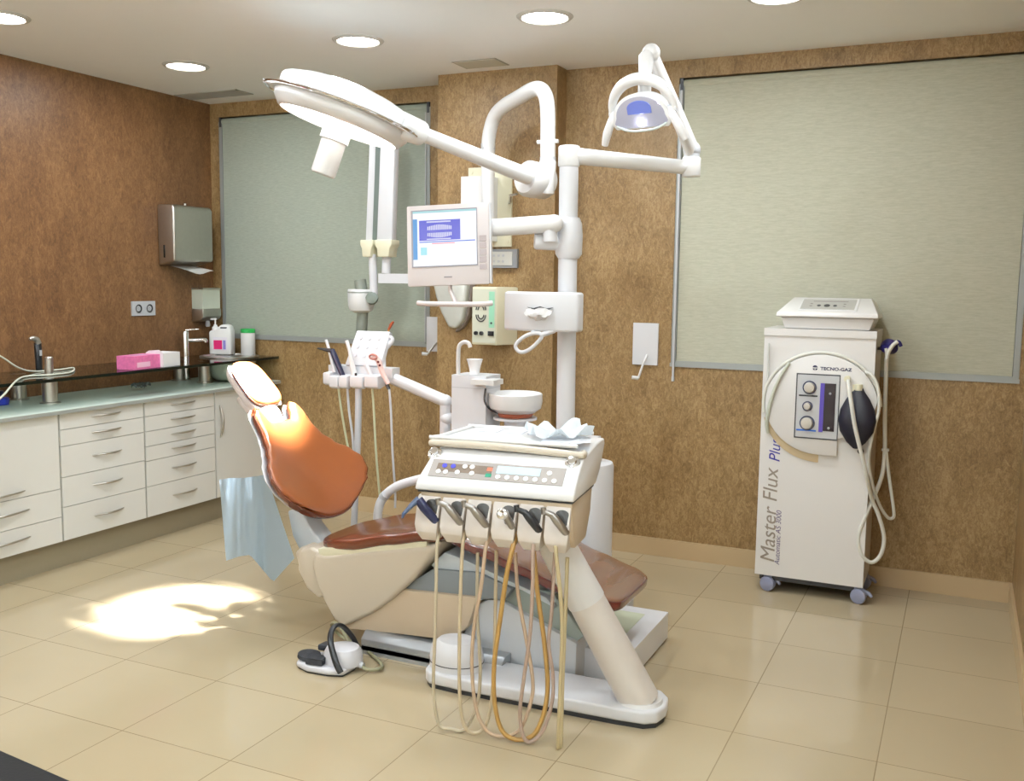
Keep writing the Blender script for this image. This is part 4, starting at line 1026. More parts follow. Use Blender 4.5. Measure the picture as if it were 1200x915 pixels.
# backrest
TILT = math.radians(38)
P0 = V((-2.475, 3.435, .536))
upb = V((-math.sin(TILT), 0, math.cos(TILT))); wid = V((0, 1, 0)); nb = V((math.cos(TILT), 0, math.sin(TILT)))
Mbk = frame(P0, wid, upb, nb)       # local x across (far = +), y up the back, z out of the cushion
def interp(K, x):
    if x <= K[0][0]: return K[0][1]
    for (a, ya_), (b__, yb_) in zip(K, K[1:]):
        if x <= b__:
            t = (x-a)/(b__-a); t = t*t*(3-2*t); return ya_*(1-t)+yb_*t
    return K[-1][1]
def Wb(v): return interp([(-1, .18), (-.92, .235), (-.8, .28), (-.6, .312), (-.38, .318), (-.15, .288), (.1, .230), (.35, .188), (.6, .166), (.85, .160), (.95, .155), (1, .140)], v)
def Tb(s): return .415+interp([(0, 0), (.44, .0), (.56, .016), (.68, .066), (.82, .082), (1, .055)], abs(s))
def Bb(s): return -.075+.065*abs(s)**2.6
def bend_back(q): return V((q.x, q.y, q.z+.55*q.x*q.x+.12*(q.y-.2)**2))
link('backrest_cushion', MB().pillow(Wb, Bb, Tb, .02, .035, 44, Mbk, bend_back, 9, .4), leather, chair)
def bend_shell(q): return V((q.x*1.0, q.y, q.z-.034+.55*q.x*q.x+.12*(q.y-.2)**2))
link('backrest_edge_shade', MB().pillow(lambda v: Wb(v)*1.012+.002, lambda s: Bb(s)-.006, lambda s: Tb(s)+.005, .004, .034, 40, Mbk, bend_back, 12, .35), leather_dark, chair)  # dark band painting the rim shading around the cushion
link('backrest_shell', MB().pillow(lambda v: Wb(v)*1.0, lambda s: Bb(s)+.02, lambda s: Tb(s)+.008, 0.006, .014, 36, Mbk, bend_shell, 9, .4), white2, chair)
bk = MB().prismY(PP([(336, 598), (353, 600), (362, 618), (379, 640), (352, 648), (342, 628)], 3.36), 3.36, 3.47, .012, 3)
link('backrest_bracket', bk, lc, chair)
# headrest
TH = math.radians(44)
uph = V((-math.sin(TH), 0, math.cos(TH))); nh = V((math.cos(TH), 0, math.sin(TH)))
hc0 = V((-2.87, YC+.01, 1.03))
Mhr = frame(hc0, wid, uph, nh)
def Wh(v): return .098-.022*abs(v)**5-.006*v
hr = link('headrest', MB().pillow(Wh, lambda s: -.125+.02*abs(s)**3, lambda s: .125-.028*abs(s)**3, .02, .022, 28, Mhr, None, 5, .45), leather, chair)
link('headrest_shell', MB().pillow(lambda v: Wh(v)*1.01, lambda s: -.125, lambda s: .12, .0, .05, 24, frame(hc0-nh*.014, wid, uph, nh), None, 6, .5), mat('warm_pale_plastic', rgb(218, 208, 208), .35), hr)
link('headrest_edge_shade', MB().pillow(lambda v: Wh(v)*1.02+.001, lambda s: -.128+.02*abs(s)**3, lambda s: .128-.028*abs(s)**3, .004, .022, 28, Mhr, None, 5, .4), leather_dark, hr)  # rim shading of the headrest, painted as a darker band
link('headrest_stem', MB().tube([hc0-uph*.02-nh*.065, hc0-uph*.10-nh*.060, P0+upb*.47-nb*.025, P0+upb*.32-nb*.03], [.075, .072, .058, .045], 20, 4, sq=(.62, 1.1)), mat('warm_pale_plastic', rgb(222, 212, 212), .35), chair)
# armrest tube on the far side
link('armrest', MB().tube(hose_pts([(500, 560, 3.78), (486, 563, 3.78), (465, 570, 3.77), (450, 582, 3.76), (443, 600, 3.75), (442, 640, 3.75)]), .021, 16), white2, chair)
q = P(451, 581, 3.76)
link('armrest_collar', MB().cyl(q+V((-.012, 0, -.012)), q+V((.004, 0, .006)), .0225), lgrey, chair)

# bib hanging behind backrest
bibm = mat('pale_blue_paper', rgb(198, 214, 226), .6, vary=.03)
ua = [(257, 562), (270, 560), (285, 560), (300, 558), (312, 556)]
ub = [(265, 657), (280, 652), (293, 650), (305, 664), (320, 682), (345, 654)]
rows = []
N1, N2 = 16, 22
def along(L, t):
    t = t*(len(L)-1); i = min(len(L)-2, int(t)); k = t-i
    return (L[i][0]*(1-k)+L[i+1][0]*k, L[i][1]*(1-k)+L[i+1][1]*k)
for i in range(N1):
    s_ = i/(N1-1)
    row = []
    for j in range(N2):
        t = j/(N2-1)
        a = along(ua, t); c = along(ub, t)
        u = a[0]*(1-s_)+c[0]*s_; v = a[1]*(1-s_)+c[1]*s_
        y = 3.30+.14*t*(1-s_*.2)*0+.018*math.sin(t*9+s_*1.5)*(.3+s_)+.006*math.sin(t*23+s_*5)
        row.append(P(u, v, y))
    rows.append(row)
bib = tag(link('bib', MB().sheet(rows, .0012), bibm), 'pale blue disposable bib hanging behind the chair backrest', 'bib')

# ================================================================ foot of the console arm + console
cons = thing('instrument_console', 'white dental instrument console with keypad and six holders on a slanted arm', 'instrument console', (-1.3, 3.1, 0))
base_pts = [(-1.75, 3.03), (-1.72, 3.0), (-1.6, 2.995), (-1.0, 3.02), (-.90, 3.03), (-.862, 3.06), (-.85, 3.12), (-.862, 3.19), (-.90, 3.235), (-1.0, 3.24), (-1.65, 3.215), (-1.74, 3.2), (-1.77, 3.12)]
link('base_plate', MB().prismZ(base_pts, .016, .062, .010, 3), white2, cons)
link('base_shadow_layer', MB().prismZ([(x*.985-.02, (y-3.12)*.93+3.12) for x, y in base_pts], 0, .017), black, cons)  # black layer standing in for the shadow under the base plate
jm = PZ(547, 776, .06)
link('pivot_cover', MB().lathe([(.105, 0), (.105, .05), (.098, .09), (.07, .115), (0, .12)], 40, Matrix.Translation((-1.655, 3.10, .05)), 1, .85), white2, cons)
link('pivot_seam', MB().lathe([(.107, .0), (.107, .003), (.1, .003), (.1, 0)], 40, Matrix.Translation((-1.655, 3.10, .085)), 1, .85), dgrey, cons)
f0 = V((-.945, 3.12, .06)); f1 = V((-1.205, 2.985, .60)); f2 = V((-1.245, 2.965, .74))
fm_ = f0+(f1-f0)*.66
link('lower_arm', MB().tube([f0, fm_], [.070, .064], 28, smooth=False, sq=(1, 1)), mat('arm_offwhite', rgb(214, 208, 202), .3, coat=.2), cons)
link('upper_arm', MB().tube([fm_, f1, f2], [.067, .063, .062], 28, smooth=False), white, cons)
link('arm_ring', MB().cyl(f0-V((0, 0, .001)), f0+V((0, 0, .014)), .082, .076), white, cons)
th = math.radians(7.3)
cex = V((math.cos(th), math.sin(th), 0)); cey = V((-math.sin(th), math.cos(th), 0))
Mc = frame(V((-1.591, 2.685, 0)), cex, cey, V((0, 0, 1)))
CW = .535
# lower body
side = [(.002, .822), (.004, .80), (.03, .70), (.06, .66), (.20, .66), (.26, .74), (.28, .822)]
link('body', MB().prism(side, lambda p, q: (.018, p, q), lambda p, q: (CW-.008, p, q), .006, 2, Mc), beige, cons)
cov = [(-.006, .822), (-.002, .846), (.012, .862), (.075, .918), (.12, .940), (.30, .962), (.42, .962), (.43, .94), (.36, .86), (.30, .822)]
cover = link('cover', MB().prism(cov, lambda p, q: (0+.035*max(0, (q-.84))/.12, p, q), lambda p, q: (CW-.0*max(0, (q-.84)), p, q), .008, 3, Mc), white, cons)
link('underside_gap', MB().box((.01, .0, .816), (CW-.006, .29, .8215), 0, 1, Mc), black, cons)
# control panel on the slope
sl0, sl1 = V((0, .016, .866)), V((0, .070, .914))
sd = (sl1-sl0).normalized(); sn = V((0, -sd.z, sd.y))
Mp = Mc @ frame(sl0, V((1, 0, 0)), sd, sn)
panel = link('control_panel', MB().box((.038, .001, -.001), (CW-.045, .070, .0022), .001, 1, Mp), mat('panel_taupe', rgb(164, 158, 154), .18, vary=.02, coat=.6), cover)
link('panel_arc', MB().box((.06, .022, .0022), (.25, .055, .0028), .0, 1, Mp), mat('panel_brown', rgb(120, 106, 94), .25, vary=.2, scale=30), panel)
link('display', MB().box((.265, .030, .0022), (.41, .060, .0032), 0, 1, Mp), mat('lcd', rgb(176, 204, 216), .2, emit=(.6, .8, .95, 1), estr=.25), panel)
link('panel_red_mark', MB().box((.232, .036, .0024), (.250, .050, .0032), 0, 1, Mp), mat('mark_red', rgb(226, 110, 80), .4), panel)
link('panel_green_mark', MB().box((.232, .012, .0024), (.252, .026, .0032), 0, 1, Mp), mat('mark_green', rgb(20, 130, 100), .4), panel)
for k, (a_, b_) in enumerate([(.275+.031*i, .016) for i in range(7)]+[(.07, .02), (.095, .02), (.135, .022), (.085, .045), (.115, .045), (.155, .047), (.18, .047), (.185, .022), (.44, .045)]):
    pm = mat('button_white', rgb(236, 236, 236), .35) if k not in (10, 11) else mat('button_blue', rgb(70, 70, 190), .35)
    link('button', MB().lathe([(0, 0), (.0085, 0), (.0085, .0025), (0, .003)], 14, Mp @ Matrix.Translation((a_, b_, .002))), pm, panel)
for ax in (.032, CW-.032):
    link('knob', MB().lathe([(.026, 0), (.024, .008), (.015, .012), (.014, .022), (0, .024)], 24, Mc @ frame(V((ax, .096, .924)), V((1, 0, 0)), sd, sn)), chrome, cover)
# tray rim bar and tray
bar = [Mc @ V((.010+(CW-.02)*i/10, .118-.018*math.sin(PI*i/10)*0, .958+.006*math.sin(PI*i/10)-.001*i)) for i in range(11)]
link('front_rail', MB().tube([Mc @ V((.012, .16, .952))]+bar+[Mc @ V((CW-.012, .16, .948))], .0125, 12, 3), warmwhite, cons)
tray = thing('instrument_tray', 'white instrument tray lying on top of the console', 'tray', Mc @ V((.25, .27, .963)))
tp = [(.03, .14), (.47, .14), (.485, .16), (.475, .40), (.46, .425), (.06, .425), (.045, .405), (.02, .16)]
link('tray_base', MB().prismZ(tp, .9655, .970, .002, 2, Mc), white, tray)
rimp = [Mc @ V((x, y, .974)) for x, y in tp]
link('tray_rim', MB().tube(rimp, .0065, 8, 3, closed=True), white, tray)
for k in range(3):
    link('divider', MB().box((.10+.09*k, .33, .970), (.17+.09*k, .405, .974), .002, 1, Mc), mat('tray_shade', rgb(214, 214, 220), .4), tray)
# napkins on the tray
def napkin(name, label, cx_, cy_, w, d, rot, z, m, amp):
    rows = []
    for i in range(15):
        row = []
        for j in range(15):
            a_ = (i/14-.5)*w; b_ = (j/14-.5)*d
            x = cx_+a_*math.cos(rot)-b_*math.sin(rot); y = cy_+a_*math.sin(rot)+b_*math.cos(rot)
            rr = math.hypot(a_, b_)
            hz = amp*(.5+.5*math.sin(7*math.atan2(b_, a_)+rot*3))*(rr/(w*.5))+.003*random.random()
            row.append(Mc @ V((x, y, z+hz)))
        rows.append(row)
    o = link(name, MB().sheet(rows, .0012), m, None, 60)
    return tag(o, label, 'napkin', 'napkins on the console tray')
napkin('napkin', 'crumpled white and pale blue napkin on the right half of the console tray', .40, .30, .20, .19, .5, .982, mat('napkin_blue_white', rgb(236, 240, 242), .8, vary=.06, scale=18), .036)
napkin('napkin', 'flat white napkin corner overhanging the right end of the console tray', .45, .22, .16, .14, .2, .976, mat('napkin_white', rgb(238, 240, 244), .8), .004)

# holders
hold_u = [496, 527, 555, 584, 614, 643]
HL = []
dark_slot = mat('holder_recess', rgb(44, 38, 32), .45)
for k in range(6):
    ax = .010+k*.0868
    w_ = .080
    prof = [(.03, .806), (.006, .806), (-.004, .795), (-.030, .715), (-.026, .690), (.002, .656), (.055, .655), (.06, .70)]
    h_ = link('holder', MB().prism(prof, lambda p, q: (ax+.014*max(0, .70-q)/.045, p, q), lambda p, q: (ax+w_-.016*max(0, .70-q)/.045, p, q), .004, 2, Mc), mat('holder_white', rgb(214, 206, 200), .3, coat=.2), cons)
    fd = V((0, -.026, -.08)).normalized(); fn = V((0, fd.z, -fd.y))
    fn = fn if fn.y < 0 else -fn
    Ms = Mc @ frame(V((ax+w_*.68, -.004, .795)), V((1, 0, 0)), -fd, fn)
    sp_ = [(.021*math.cos(t), -.012+.013*math.sin(t)) for t in [PI*i/8 for i in range(9)]] + [(-.019, -.034), (-.008, -.058), (.006, -.062), (.018, -.044)]
    link('holder_slot', MB().prism(sp_, lambda p, q: (p, q, -.004), lambda p, q: (p, q, .0008), 0, 1, Ms), dark_slot, h_)
    w_ = .080
    HL.append(Mc @ V((ax+w_*.66, -.034, .766)))

# handpieces + hoses (each its own thing)
silver = mat('satin_silver', (0.34, .32, .3, 1), .28, .9, vary=.03)
hcol = [mat('hose_sand', rgb(180, 168, 144), .5), mat('hose_sand_two', rgb(184, 168, 140), .5), mat('hose_pinkish', rgb(178, 154, 130), .5),
        mat('hose_amber', rgb(160, 124, 66), .45), mat('hose_mauve', rgb(160, 138, 124), .5), mat('hose_olive', rgb(176, 160, 124), .5)]
def zc(L, y0, y1):       # zoomed crop pixel (3.387 px per px, offset 480, 600) to points going from front to back
    n = len(L); out = []
    for i, (a_, b_) in enumerate(L):
        u, v = 480+a_/3.387, 600+b_/3.387
        t = i/(n-1)
        base = 2.662+(u-500)/175*.055
        out.append(P(u, v, base + (y1-y0)*t + y0))
    return out
HP = [
 [(98, 125), (105, 300), (100, 500), (95, 700), (115, 840), (165, 893), (220, 860), (268, 760), (280, 650), (276, 520), (268, 400), (270, 160)],
 [(200, 130), (200, 400), (198, 700), (213, 835), (252, 884), (300, 850), (325, 750), (335, 600), (340, 400), (344, 150)],
 [(292, 140), (283, 300), (258, 440), (247, 600), (262, 770), (305, 865), (375, 890), (440, 858), (482, 750), (488, 660), (462, 500), (430, 320), (420, 160)],
 [(398, 150), (385, 250), (360, 420), (336, 600), (338, 760), (368, 868), (430, 908), (495, 880), (535, 790), (548, 680), (535, 520), (508, 320), (492, 150)],
 [(482, 120), (488, 300), (478, 480), (455, 650), (438, 790), (450, 885), (480, 912), (530, 865), (566, 750), (568, 640), (552, 520), (565, 380), (577, 140)],
 [(570, 140), (596, 300), (606, 450), (600, 650), (592, 850), (588, 975), (592, 990), (600, 960), (606, 700), (618, 400), (626, 180)],
]
names = ['air_water_syringe', 'dental_handpiece', 'dental_handpiece', 'dental_handpiece', 'dental_handpiece', 'dental_handpiece']
labs = ['navy syringe with a pointed nozzle in the leftmost console holder', 'silver handpiece in the second console holder from the left', 'silver handpiece in the third console holder from the left',
        'round-headed silver handpiece in the fourth holder, on the amber hose', 'black handpiece in the fifth console holder from the left', 'pale silver handpiece in the rightmost console holder, its hose reaching the floor']
for k in range(6):
    h0 = HL[k]
    pts = zc(HP[k], 0, .12)
    pts = [pts[0]+V((0, .055, .045)), pts[0]+V((0, .02, .0))]+pts[1:]
    for q in pts:
        if q.z < .012: q.z = .012
    r = thing(names[k], labs[k], 'syringe' if k == 0 else 'dental handpiece', h0-V((0, 0, .1)), 'instruments in the console holders')
    low = pts[0]
    gripm = (navy, silver, silver, silver, black, silver)[k]
    ins = h0+V((.016, .020, -.040))
    if k == 0:
        link('grip', MB().tube([h0+V((-.03, -.015, .035)), h0+V((-.012, -.01, .01)), ins], [.015, .016, .013], 14, smooth=False), navy, r)
        link('nozzle', MB().tube([h0+V((-.027, -.014, .036)), h0+V((-.045, -.03, .018)), h0+V((-.068, -.045, -.012)), h0+V((-.070, -.047, -.024))], [.013, .009, .006, .004], 12, smooth=False), mat('blue_grey_nozzle', rgb(70, 84, 110), .3), r)
    elif k == 3:
        link('grip', MB().tube([h0+V((0, -.012, .015)), ins], [.014, .010], 14, smooth=False), gripm, r)
        link('head', MB().lathe([(0, -.004), (.012, -.004), (.017, 0), (.017, .014), (.010, .02), (.005, .018), (0, .012)], 20, Matrix.Translation(h0+V((0, -.02, .012))) @ Matrix.Rotation(math.radians(65), 4, 'X')), chrome, r)
    else:
        link('grip', MB().tube([h0+V((-.022, -.015, .025)), h0+V((-.006, -.01, .006)), ins], [.010, .0135, .012], 14, smooth=False), gripm, r)
        link('head', MB().tube([h0+V((-.018, -.014, .022)), h0+V((-.040, -.028, .034))], [.010, .008], 12, smooth=False).cyl(h0+V((-.040, -.028, .026)), h0+V((-.043, -.028, .046)), .009, seg=14), black if k == 4 else gripm, r)
    link('hose', MB().tube(pts, (.0058, .006, .0062, .0078, .0062, .0065)[k], 10, 7), hcol[k], r)

# ================================================================ foot control
fc = thing('foot_control', 'white foot control with black pedals and a black loop handle on the floor', 'foot pedal', PZ(385, 780, 0))
A0 = PZ(345, 782, 0.03); 
ctr = V((-2.13, 3.0, 0))
ang = math.radians(8)
Mf = Matrix.Translation((-2.125, 3.005, 0)) @ Matrix.Rotation(ang, 4, 'Z')
out = [(-.165, .0), (-.15, -.055), (-.09, -.085), (0, -.09), (.06, -.075), (.075, .0), (.06, .07), (0, .085), (-.09, .075), (-.15, .045)]
link('base', MB().prismZ(out, .004, .03, .010, 3, Mf), mat('foot_control_white', rgb(208, 208, 214), .35), fc)
link('rubber_foot', MB().prismZ([(x*.95, y*.95) for x, y in out], 0, .005, 0, 1, Mf), black, fc)
link('hump', MB().lathe([(.075, 0), (.072, .04), (.06, .062), (.03, .07), (0, .071)], 32, Mf @ Matrix.Translation((.02, .005, .025)), 1.05, .95), mat('foot_control_white', None), fc)
rub = mat('ribbed_rubber', rgb(36, 38, 44), .6, bump=.8, bscale=160)
link('pedal', MB().lathe([(.0, 0), (.040, 0), (.046, .006), (.044, .018), (0, .022)], 28, Mf @ Matrix.Translation((-.118, -.012, .03)) @ Matrix.Rotation(.08, 4, 'Y')), rub, fc)
link('pedal', MB().cbox((-.062, -.055, .046), (.07, .048, .024), .007, 3, Mf @ Matrix.Rotation(.0, 4, 'Z')), rub, fc)
link('pedal', MB().prismZ([(-.10, .02), (-.02, .015), (-.005, .04), (-.03, .075), (-.09, .07)], .05, .075, .007, 2, Mf), rub, fc)
hd_ = [Mf @ V((.055, -.085, .022)), Mf @ V((.035, -.085, .06)), Mf @ V((.0, -.06, .13)), Mf @ V((-.01, -.02, .165)), Mf @ V((.0, .03, .16)), Mf @ V((.03, .07, .10)), Mf @ V((.05, .085, .03))]
link('loop_handle', MB().tube(hd_, .011, 14, 7, sq=(1.15, .8)), black, fc)
link('cable', MB().tube([Mf @ V((.085, .0, .03)), Mf @ V((.13, -.01, .015)), Mf @ V((.17, .02, .012)), Mf @ V((.15, .07, .01)), Mf @ V((.08, .14, .01)), Mf @ V((-.02, .22, .012)), Mf @ V((-.12, .25, .03)), Mf @ V((-.13, .2, .09)), Mf @ V((-.06, .13, .12)), Mf @ V((0, .1, .06))], .007, 10, 6), mat('cable_khaki', rgb(140, 138, 110), .5), fc)
link('connector', MB().cyl(Mf @ V((.07, .0, .03)), Mf @ V((.11, -.004, .024)), .012), lgrey, fc)

# ================================================================ sedation machine
YM = 4.735
mach = thing('sedation_machine', 'tall white sedation machine on casters in front of the right window', 'medical machine', (-.6, 4.9, 0))
mx0, mx1 = -.866, -.362
mw = mat('machine_white', rgb(220, 218, 216), .3, vary=.01, coat=.2)
mz0, mz1 = .082, 1.288
cab = link('cabinet', MB().box((mx0, YM, mz0), (mx1, YM+.335, mz1), .006), mw, mach)
link('top_lip', MB().box((mx0-.002, YM-.006, mz1-.03), (mx1+.002, YM+.337, mz1+.004), .003), mw, mach)
link('undertray', MB().box((mx0+.02, YM+.02, .055), (mx1-.02, YM+.32, mz0)), dgrey, mach)
def MF(u, v, d=0):
    q = P(u, v, YM-d); return q
# circular shield on front
cc = MF(960, 473)
ap0 = MF(985, 420); 
sh = []
cxm, czm, Rm = MF(962, 474).x, MF(962, 474).z, .262
Rl = .255
arcpts = [(cxm+Rl*math.cos(t), czm+Rl*math.sin(t)*.93) for t in [math.radians(20+i*(270-20)/30) for i in range(31)]]
right_low = MF(982, 531)
arcpts2 = arcpts + [(right_low.x-.01, right_low.z), (MF(981, 515).x, MF(981, 515).z), (MF(981, 440).x, MF(981, 515).z), (MF(1018, 520).x, MF(1000, 515).z+.02)]
arcpts2 = [(cxm+Rl*math.cos(t), czm+Rl*.93*math.sin(t)) for t in [math.radians(8+i*(262)/30) for i in range(31)]] + [(MF(981, 534).x, czm-Rl*.93), (MF(982, 514).x, MF(982, 514).z), (MF(1018, 514).x, MF(1018, 505).z)]
shield = link('front_shield', MB().prismY(arcpts2, YM-.022, YM+.001, .004, 2), mw, mach)
link('beige_crescent_shade', MB().prismY([(cxm+(Rl+.015)*math.cos(t)*.98, czm-.035+(Rl+.005)*.93*math.sin(t)) for t in [math.radians(190+i*80/16) for i in range(17)]]+[(cxm+.0, czm-Rl*.9), (cxm-.1, czm-Rl*.8)], YM-.004, YM+.001), mat('beige_painted_shade', rgb(196, 176, 142), .4), mach)  # soft shading below the shield, painted as a beige crescent
link('tube_bead', MB().tube([(cxm+.0+(Rl+.01)*math.cos(t), YM-.012, czm+(Rl+.01)*.93*math.sin(t)) for t in [math.radians(2+i*190/24) for i in range(25)]], .008, 10, 2), mat('pale_hose_white', rgb(214, 214, 206), .4), mach)
# recessed meter panel
a = MF(936, 438); c = MF(981, 514)
rec = link('meter_panel', MB().box((a.x, YM-.026, c.z), (c.x, YM-.0215, a.z), .002), mat('meter_silver', rgb(196, 198, 202), .35, metal=.2), mach)
pw, ph = c.x-a.x, a.z-c.z
link('panel_frame', MB().box((a.x-.006, YM-.0245, c.z-.006), (c.x+.004, YM-.0225, a.z+.006)), dgrey, rec)
for k, (fx, fz, rr) in enumerate(((.3, .80, .026), (.27, .50, .018), (.28, .23, .029))):
    kx, kz = a.x+pw*fx, c.z+ph*fz
    link('dial_ring', MB().cyl((kx, YM-.030, kz), (kx, YM-.0255, kz), rr+.006), mat('dial_navy_ring', rgb(60, 64, 90), .4), rec)
    link('dial', MB().cyl((kx, YM-.052, kz), (kx, YM-.03, kz), rr-.003, rr, bev=.003), mat('dial_grey', rgb(196, 190, 180), .3), rec)
link('blue_strip', MB().box((a.x+pw*.02, YM-.0275, c.z+ph*.10), (a.x+pw*.5, YM-.0258, c.z+ph*.125)), mat('meter_blue', rgb(50, 110, 210), .4), rec)
link('black_strip', MB().box((a.x+pw*.05, YM-.0275, c.z+ph*.655), (a.x+pw*.5, YM-.0258, c.z+ph*.68)), black, rec)
link('flow_tubes', MB().box((a.x+pw*.66, YM-.0285, c.z+ph*.12), (a.x+pw*.93, YM-.0258, c.z+ph*.88)), mat('flow_glass_dark', rgb(36, 24, 34), .1), rec)
link('violet_scale', MB().box((a.x+pw*.56, YM-.0285, c.z+ph*.10), (a.x+pw*.66, YM-.0258, c.z+ph*.88)), mat('violet_scale', rgb(84, 66, 170), .4), rec)
link('float_ball', MB().ball((a.x+pw*.8, YM-.029, c.z+ph*.17), .006, seg=10).ball((a.x+pw*.8, YM-.029, c.z+ph*.72), .006, seg=10), lgrey, rec)
q = MF(1000, 441)
link('hose_port', MB().cyl((MF(994, 443).x, YM-.05, MF(994, 443).z), (MF(994, 443).x, YM, MF(994, 443).z), .014).cyl((MF(1003, 450).x, YM-.03, MF(1003, 450).z-.03), (MF(1003, 450).x, YM-.03, MF(1003, 450).z), .012), cream, mach)
# breathing bag
bag = thing('breathing_bag', 'black rubber breathing bag hanging on the front of the sedation machine', 'breathing bag', MF(1002, 525, .04))
bz1, bz0 = MF(1002, 455, .05).z, MF(1002, 526, .05).z
bl_ = bz1-bz0; bx = MF(1002, 490, .05).x
link('bag', MB().lathe([(.020, bl_), (.026, bl_*.95), (.052, bl_*.82), (.076, bl_*.64), (.084, bl_*.47), (.074, bl_*.28), (.042, bl_*.1), (.012, 0.0), (0, -.002)], 32, Matrix.Translation((bx+.008, YM-.036, bz0)), 1, .38), mat('black_rubber', rgb(24, 25, 40), .35), bag)
link('bag_neck', MB().cyl((bx+.008, YM-.036, bz1-.01), (bx+.008, YM-.036, bz1+.018), .017), cream, bag)
link('tail_cap', MB().ball((bx+.03, YM-.03, bz0-.012), .014, seg=14), black, bag)
# lettering
silv = mat('silver_lettering', rgb(150, 140, 130), .35, metal=.2)
blu = mat('blue_lettering', rgb(58, 52, 150), .4)
def vtext(body, size, u, v, m, shear=.25, sx=1.0, bold=0, spacing=1):
    q = MF(u, v)
    M = frame(V((q.x, YM-.0006, q.z)), V((0, 0, 1)), V((-1, 0, 0)), V((0, -1, 0)))
    return text_mesh(body, size, M, m, cab, 'lettering', shear, sx, bold, .0004, 'LEFT', spacing)
vtext('Master Flux', .098, 907, 660, silv, .18, 1.0, 0)
vtext('Plus', .074, 913.5, 542, blu, .25, .95, 0)
vtext('Automatic AS 3000', .034, 913, 662, mat('violet_grey_lettering', rgb(104, 92, 128), .4), .2, 1.0)
q = MF(962, 433)
Mtx = frame(V((q.x, YM-.0226, q.z)), V((1, 0, 0)), V((0, 0, 1)), V((0, -1, 0)))
text_mesh('TECNO-GAZ', .021, Mtx, mat('dark_lettering', rgb(50, 46, 80), .4), shield, 'lettering', 0, 1.15, .0006)
q = MF(956, 431)
emb = MB().lathe([(0, 0), (.012, 0), (.012, .0008), (0, .0008)], 24, frame(V((q.x, YM-.0222, q.z+.002)), V((1, 0, 0)), V((0, 0, 1)), V((0, -1, 0))))
em_ = link('round_emblem', emb, mat('dark_lettering', None), shield)
link('emblem_bar', MB().box((q.x-.013, YM-.0238, q.z-.001), (q.x+.013, YM-.0229, q.z+.004)).box((q.x-.002, YM-.0238, q.z-.009), (q.x+.002, YM-.0229, q.z+.002)), mw, em_)
# casters
caster_grey = mat('caster_grey', rgb(140, 144, 168), .4)
for (x, y) in ((mx0+.06, YM+.03), (mx1-.02, YM+.03), (mx0+.06, YM+.28), (mx1-.02, YM+.28)):
    w_ = link('caster', MB().cyl((x-.002, y-.030, .037), (x+.004, y-.008, .037), .037, bev=.006).cyl((x-.002, y+.004, .037), (x+.004, y+.026, .037), .037, bev=.006), caster_grey, mach)
    link('brake_lever', MB().tube([(x+.02, y, .06), (x+.045, y, .05), (x+.06, y-.01, .038)], [.010, .010, .006], 8).box((x-.02, y-.012, .05), (x+.02, y+.012, .08), .004), caster_grey, w_)
# left side pipe
link('side_tube', MB().tube([MF(901, 402, .012), MF(900, 440, .012), MF(900, 480, .012)], .005, 8), mat('side_pale', rgb(206, 208, 204), .4), mach)
lh = [MF(912, 450, .03), MF(903, 475, .03), (MF(901, 500, .025)), MF(903, 530, .02)]
link('scavenger_hose', MB().tube([MF(925, 425, .025), MF(912, 446, .03), MF(903, 470, .03), MF(899, 490, .025), MF(898.5, 498, .02), MF(900, 507, .012)], [.008, .008, .009, .009, .009, .008], 12), mat('pale_hose_grey', rgb(196, 200, 186), .4), mach)
# top monitor unit
un = thing('ultrasonic_control_unit', 'low white control unit with a small grey keypad on top of the sedation machine', 'control unit', (-.59, 4.88, mz1))
ux0, ux1 = -.80, -.375
z_ = mz1+.005
link('lower_shell', MB().prism([(.02, 0), (ux1-ux0-.02, 0), (ux1-ux0, .055), (0, .055)], lambda p, q: (ux0+p, YM+.03, z_+q), lambda p, q: (ux0+p, YM+.30, z_+q), .008, 2), mw, un)
upper = link('upper_shell', MB().prism([(YM+.0, .056), (YM+.31, .056), (YM+.31, .13), (YM+.25, .145), (YM+.20, .145), (YM+.005, .078)], lambda p, q: (ux0-.018+.05*max(0, (q-.075))/.07, p, z_+q), lambda p, q: (ux1+.018-.05*max(0, (q-.075))/.07, p, z_+q), .006, 3), mw, un)
s0_, s1_ = V((0, YM+.03, z_+.0866)), V((0, YM+.19, z_+.1415))
sdv = (s1_-s0_).normalized(); snv = V((0, -sdv.z, sdv.y))
xk0, xk1 = P(940, 352, YM+.1).x, P(1003, 352, YM+.1).x
Mk = frame(V((xk0, s0_.y, s0_.z)), V((1, 0, 0)), sdv, snv)
kk = xk1-xk0
link('keypad_border', MB().box((-.006, .0, -.001), (kk+.012, .155, .003), .001, 1, Mk), white, upper)
kf = link('keypad', MB().box((0, .012, .002), (kk, .148, .0042), .001, 1, Mk), mat('keypad_grey', rgb(176, 174, 168), .35), upper)
for i, (fx, rr) in enumerate(((.33, .009), (.48, .014), (.63, .009))):
    link('key', MB().lathe([(0, 0), (rr, 0), (rr, .0012), (0, .0015)], 16, Mk @ Matrix.Translation((kk*fx, .06, .0042)), 1, 1.3), dgrey, kf)
for fx in (.18, .8):
    link('key_mark', MB().box((kk*fx-.006, .05, .0042), (kk*fx+.006, .058, .0048), 0, 1, Mk).box((kk*fx-.006, .08, .0042), (kk*fx+.006, .088, .0048), 0, 1, Mk), mat('mark_dim', rgb(120, 112, 110), .4), kf)
link('heading_mark', MB().box((kk*.2, .115, .0042), (kk*.85, .121, .0047), 0, 1, Mk), mat('mark_dim', None), kf)
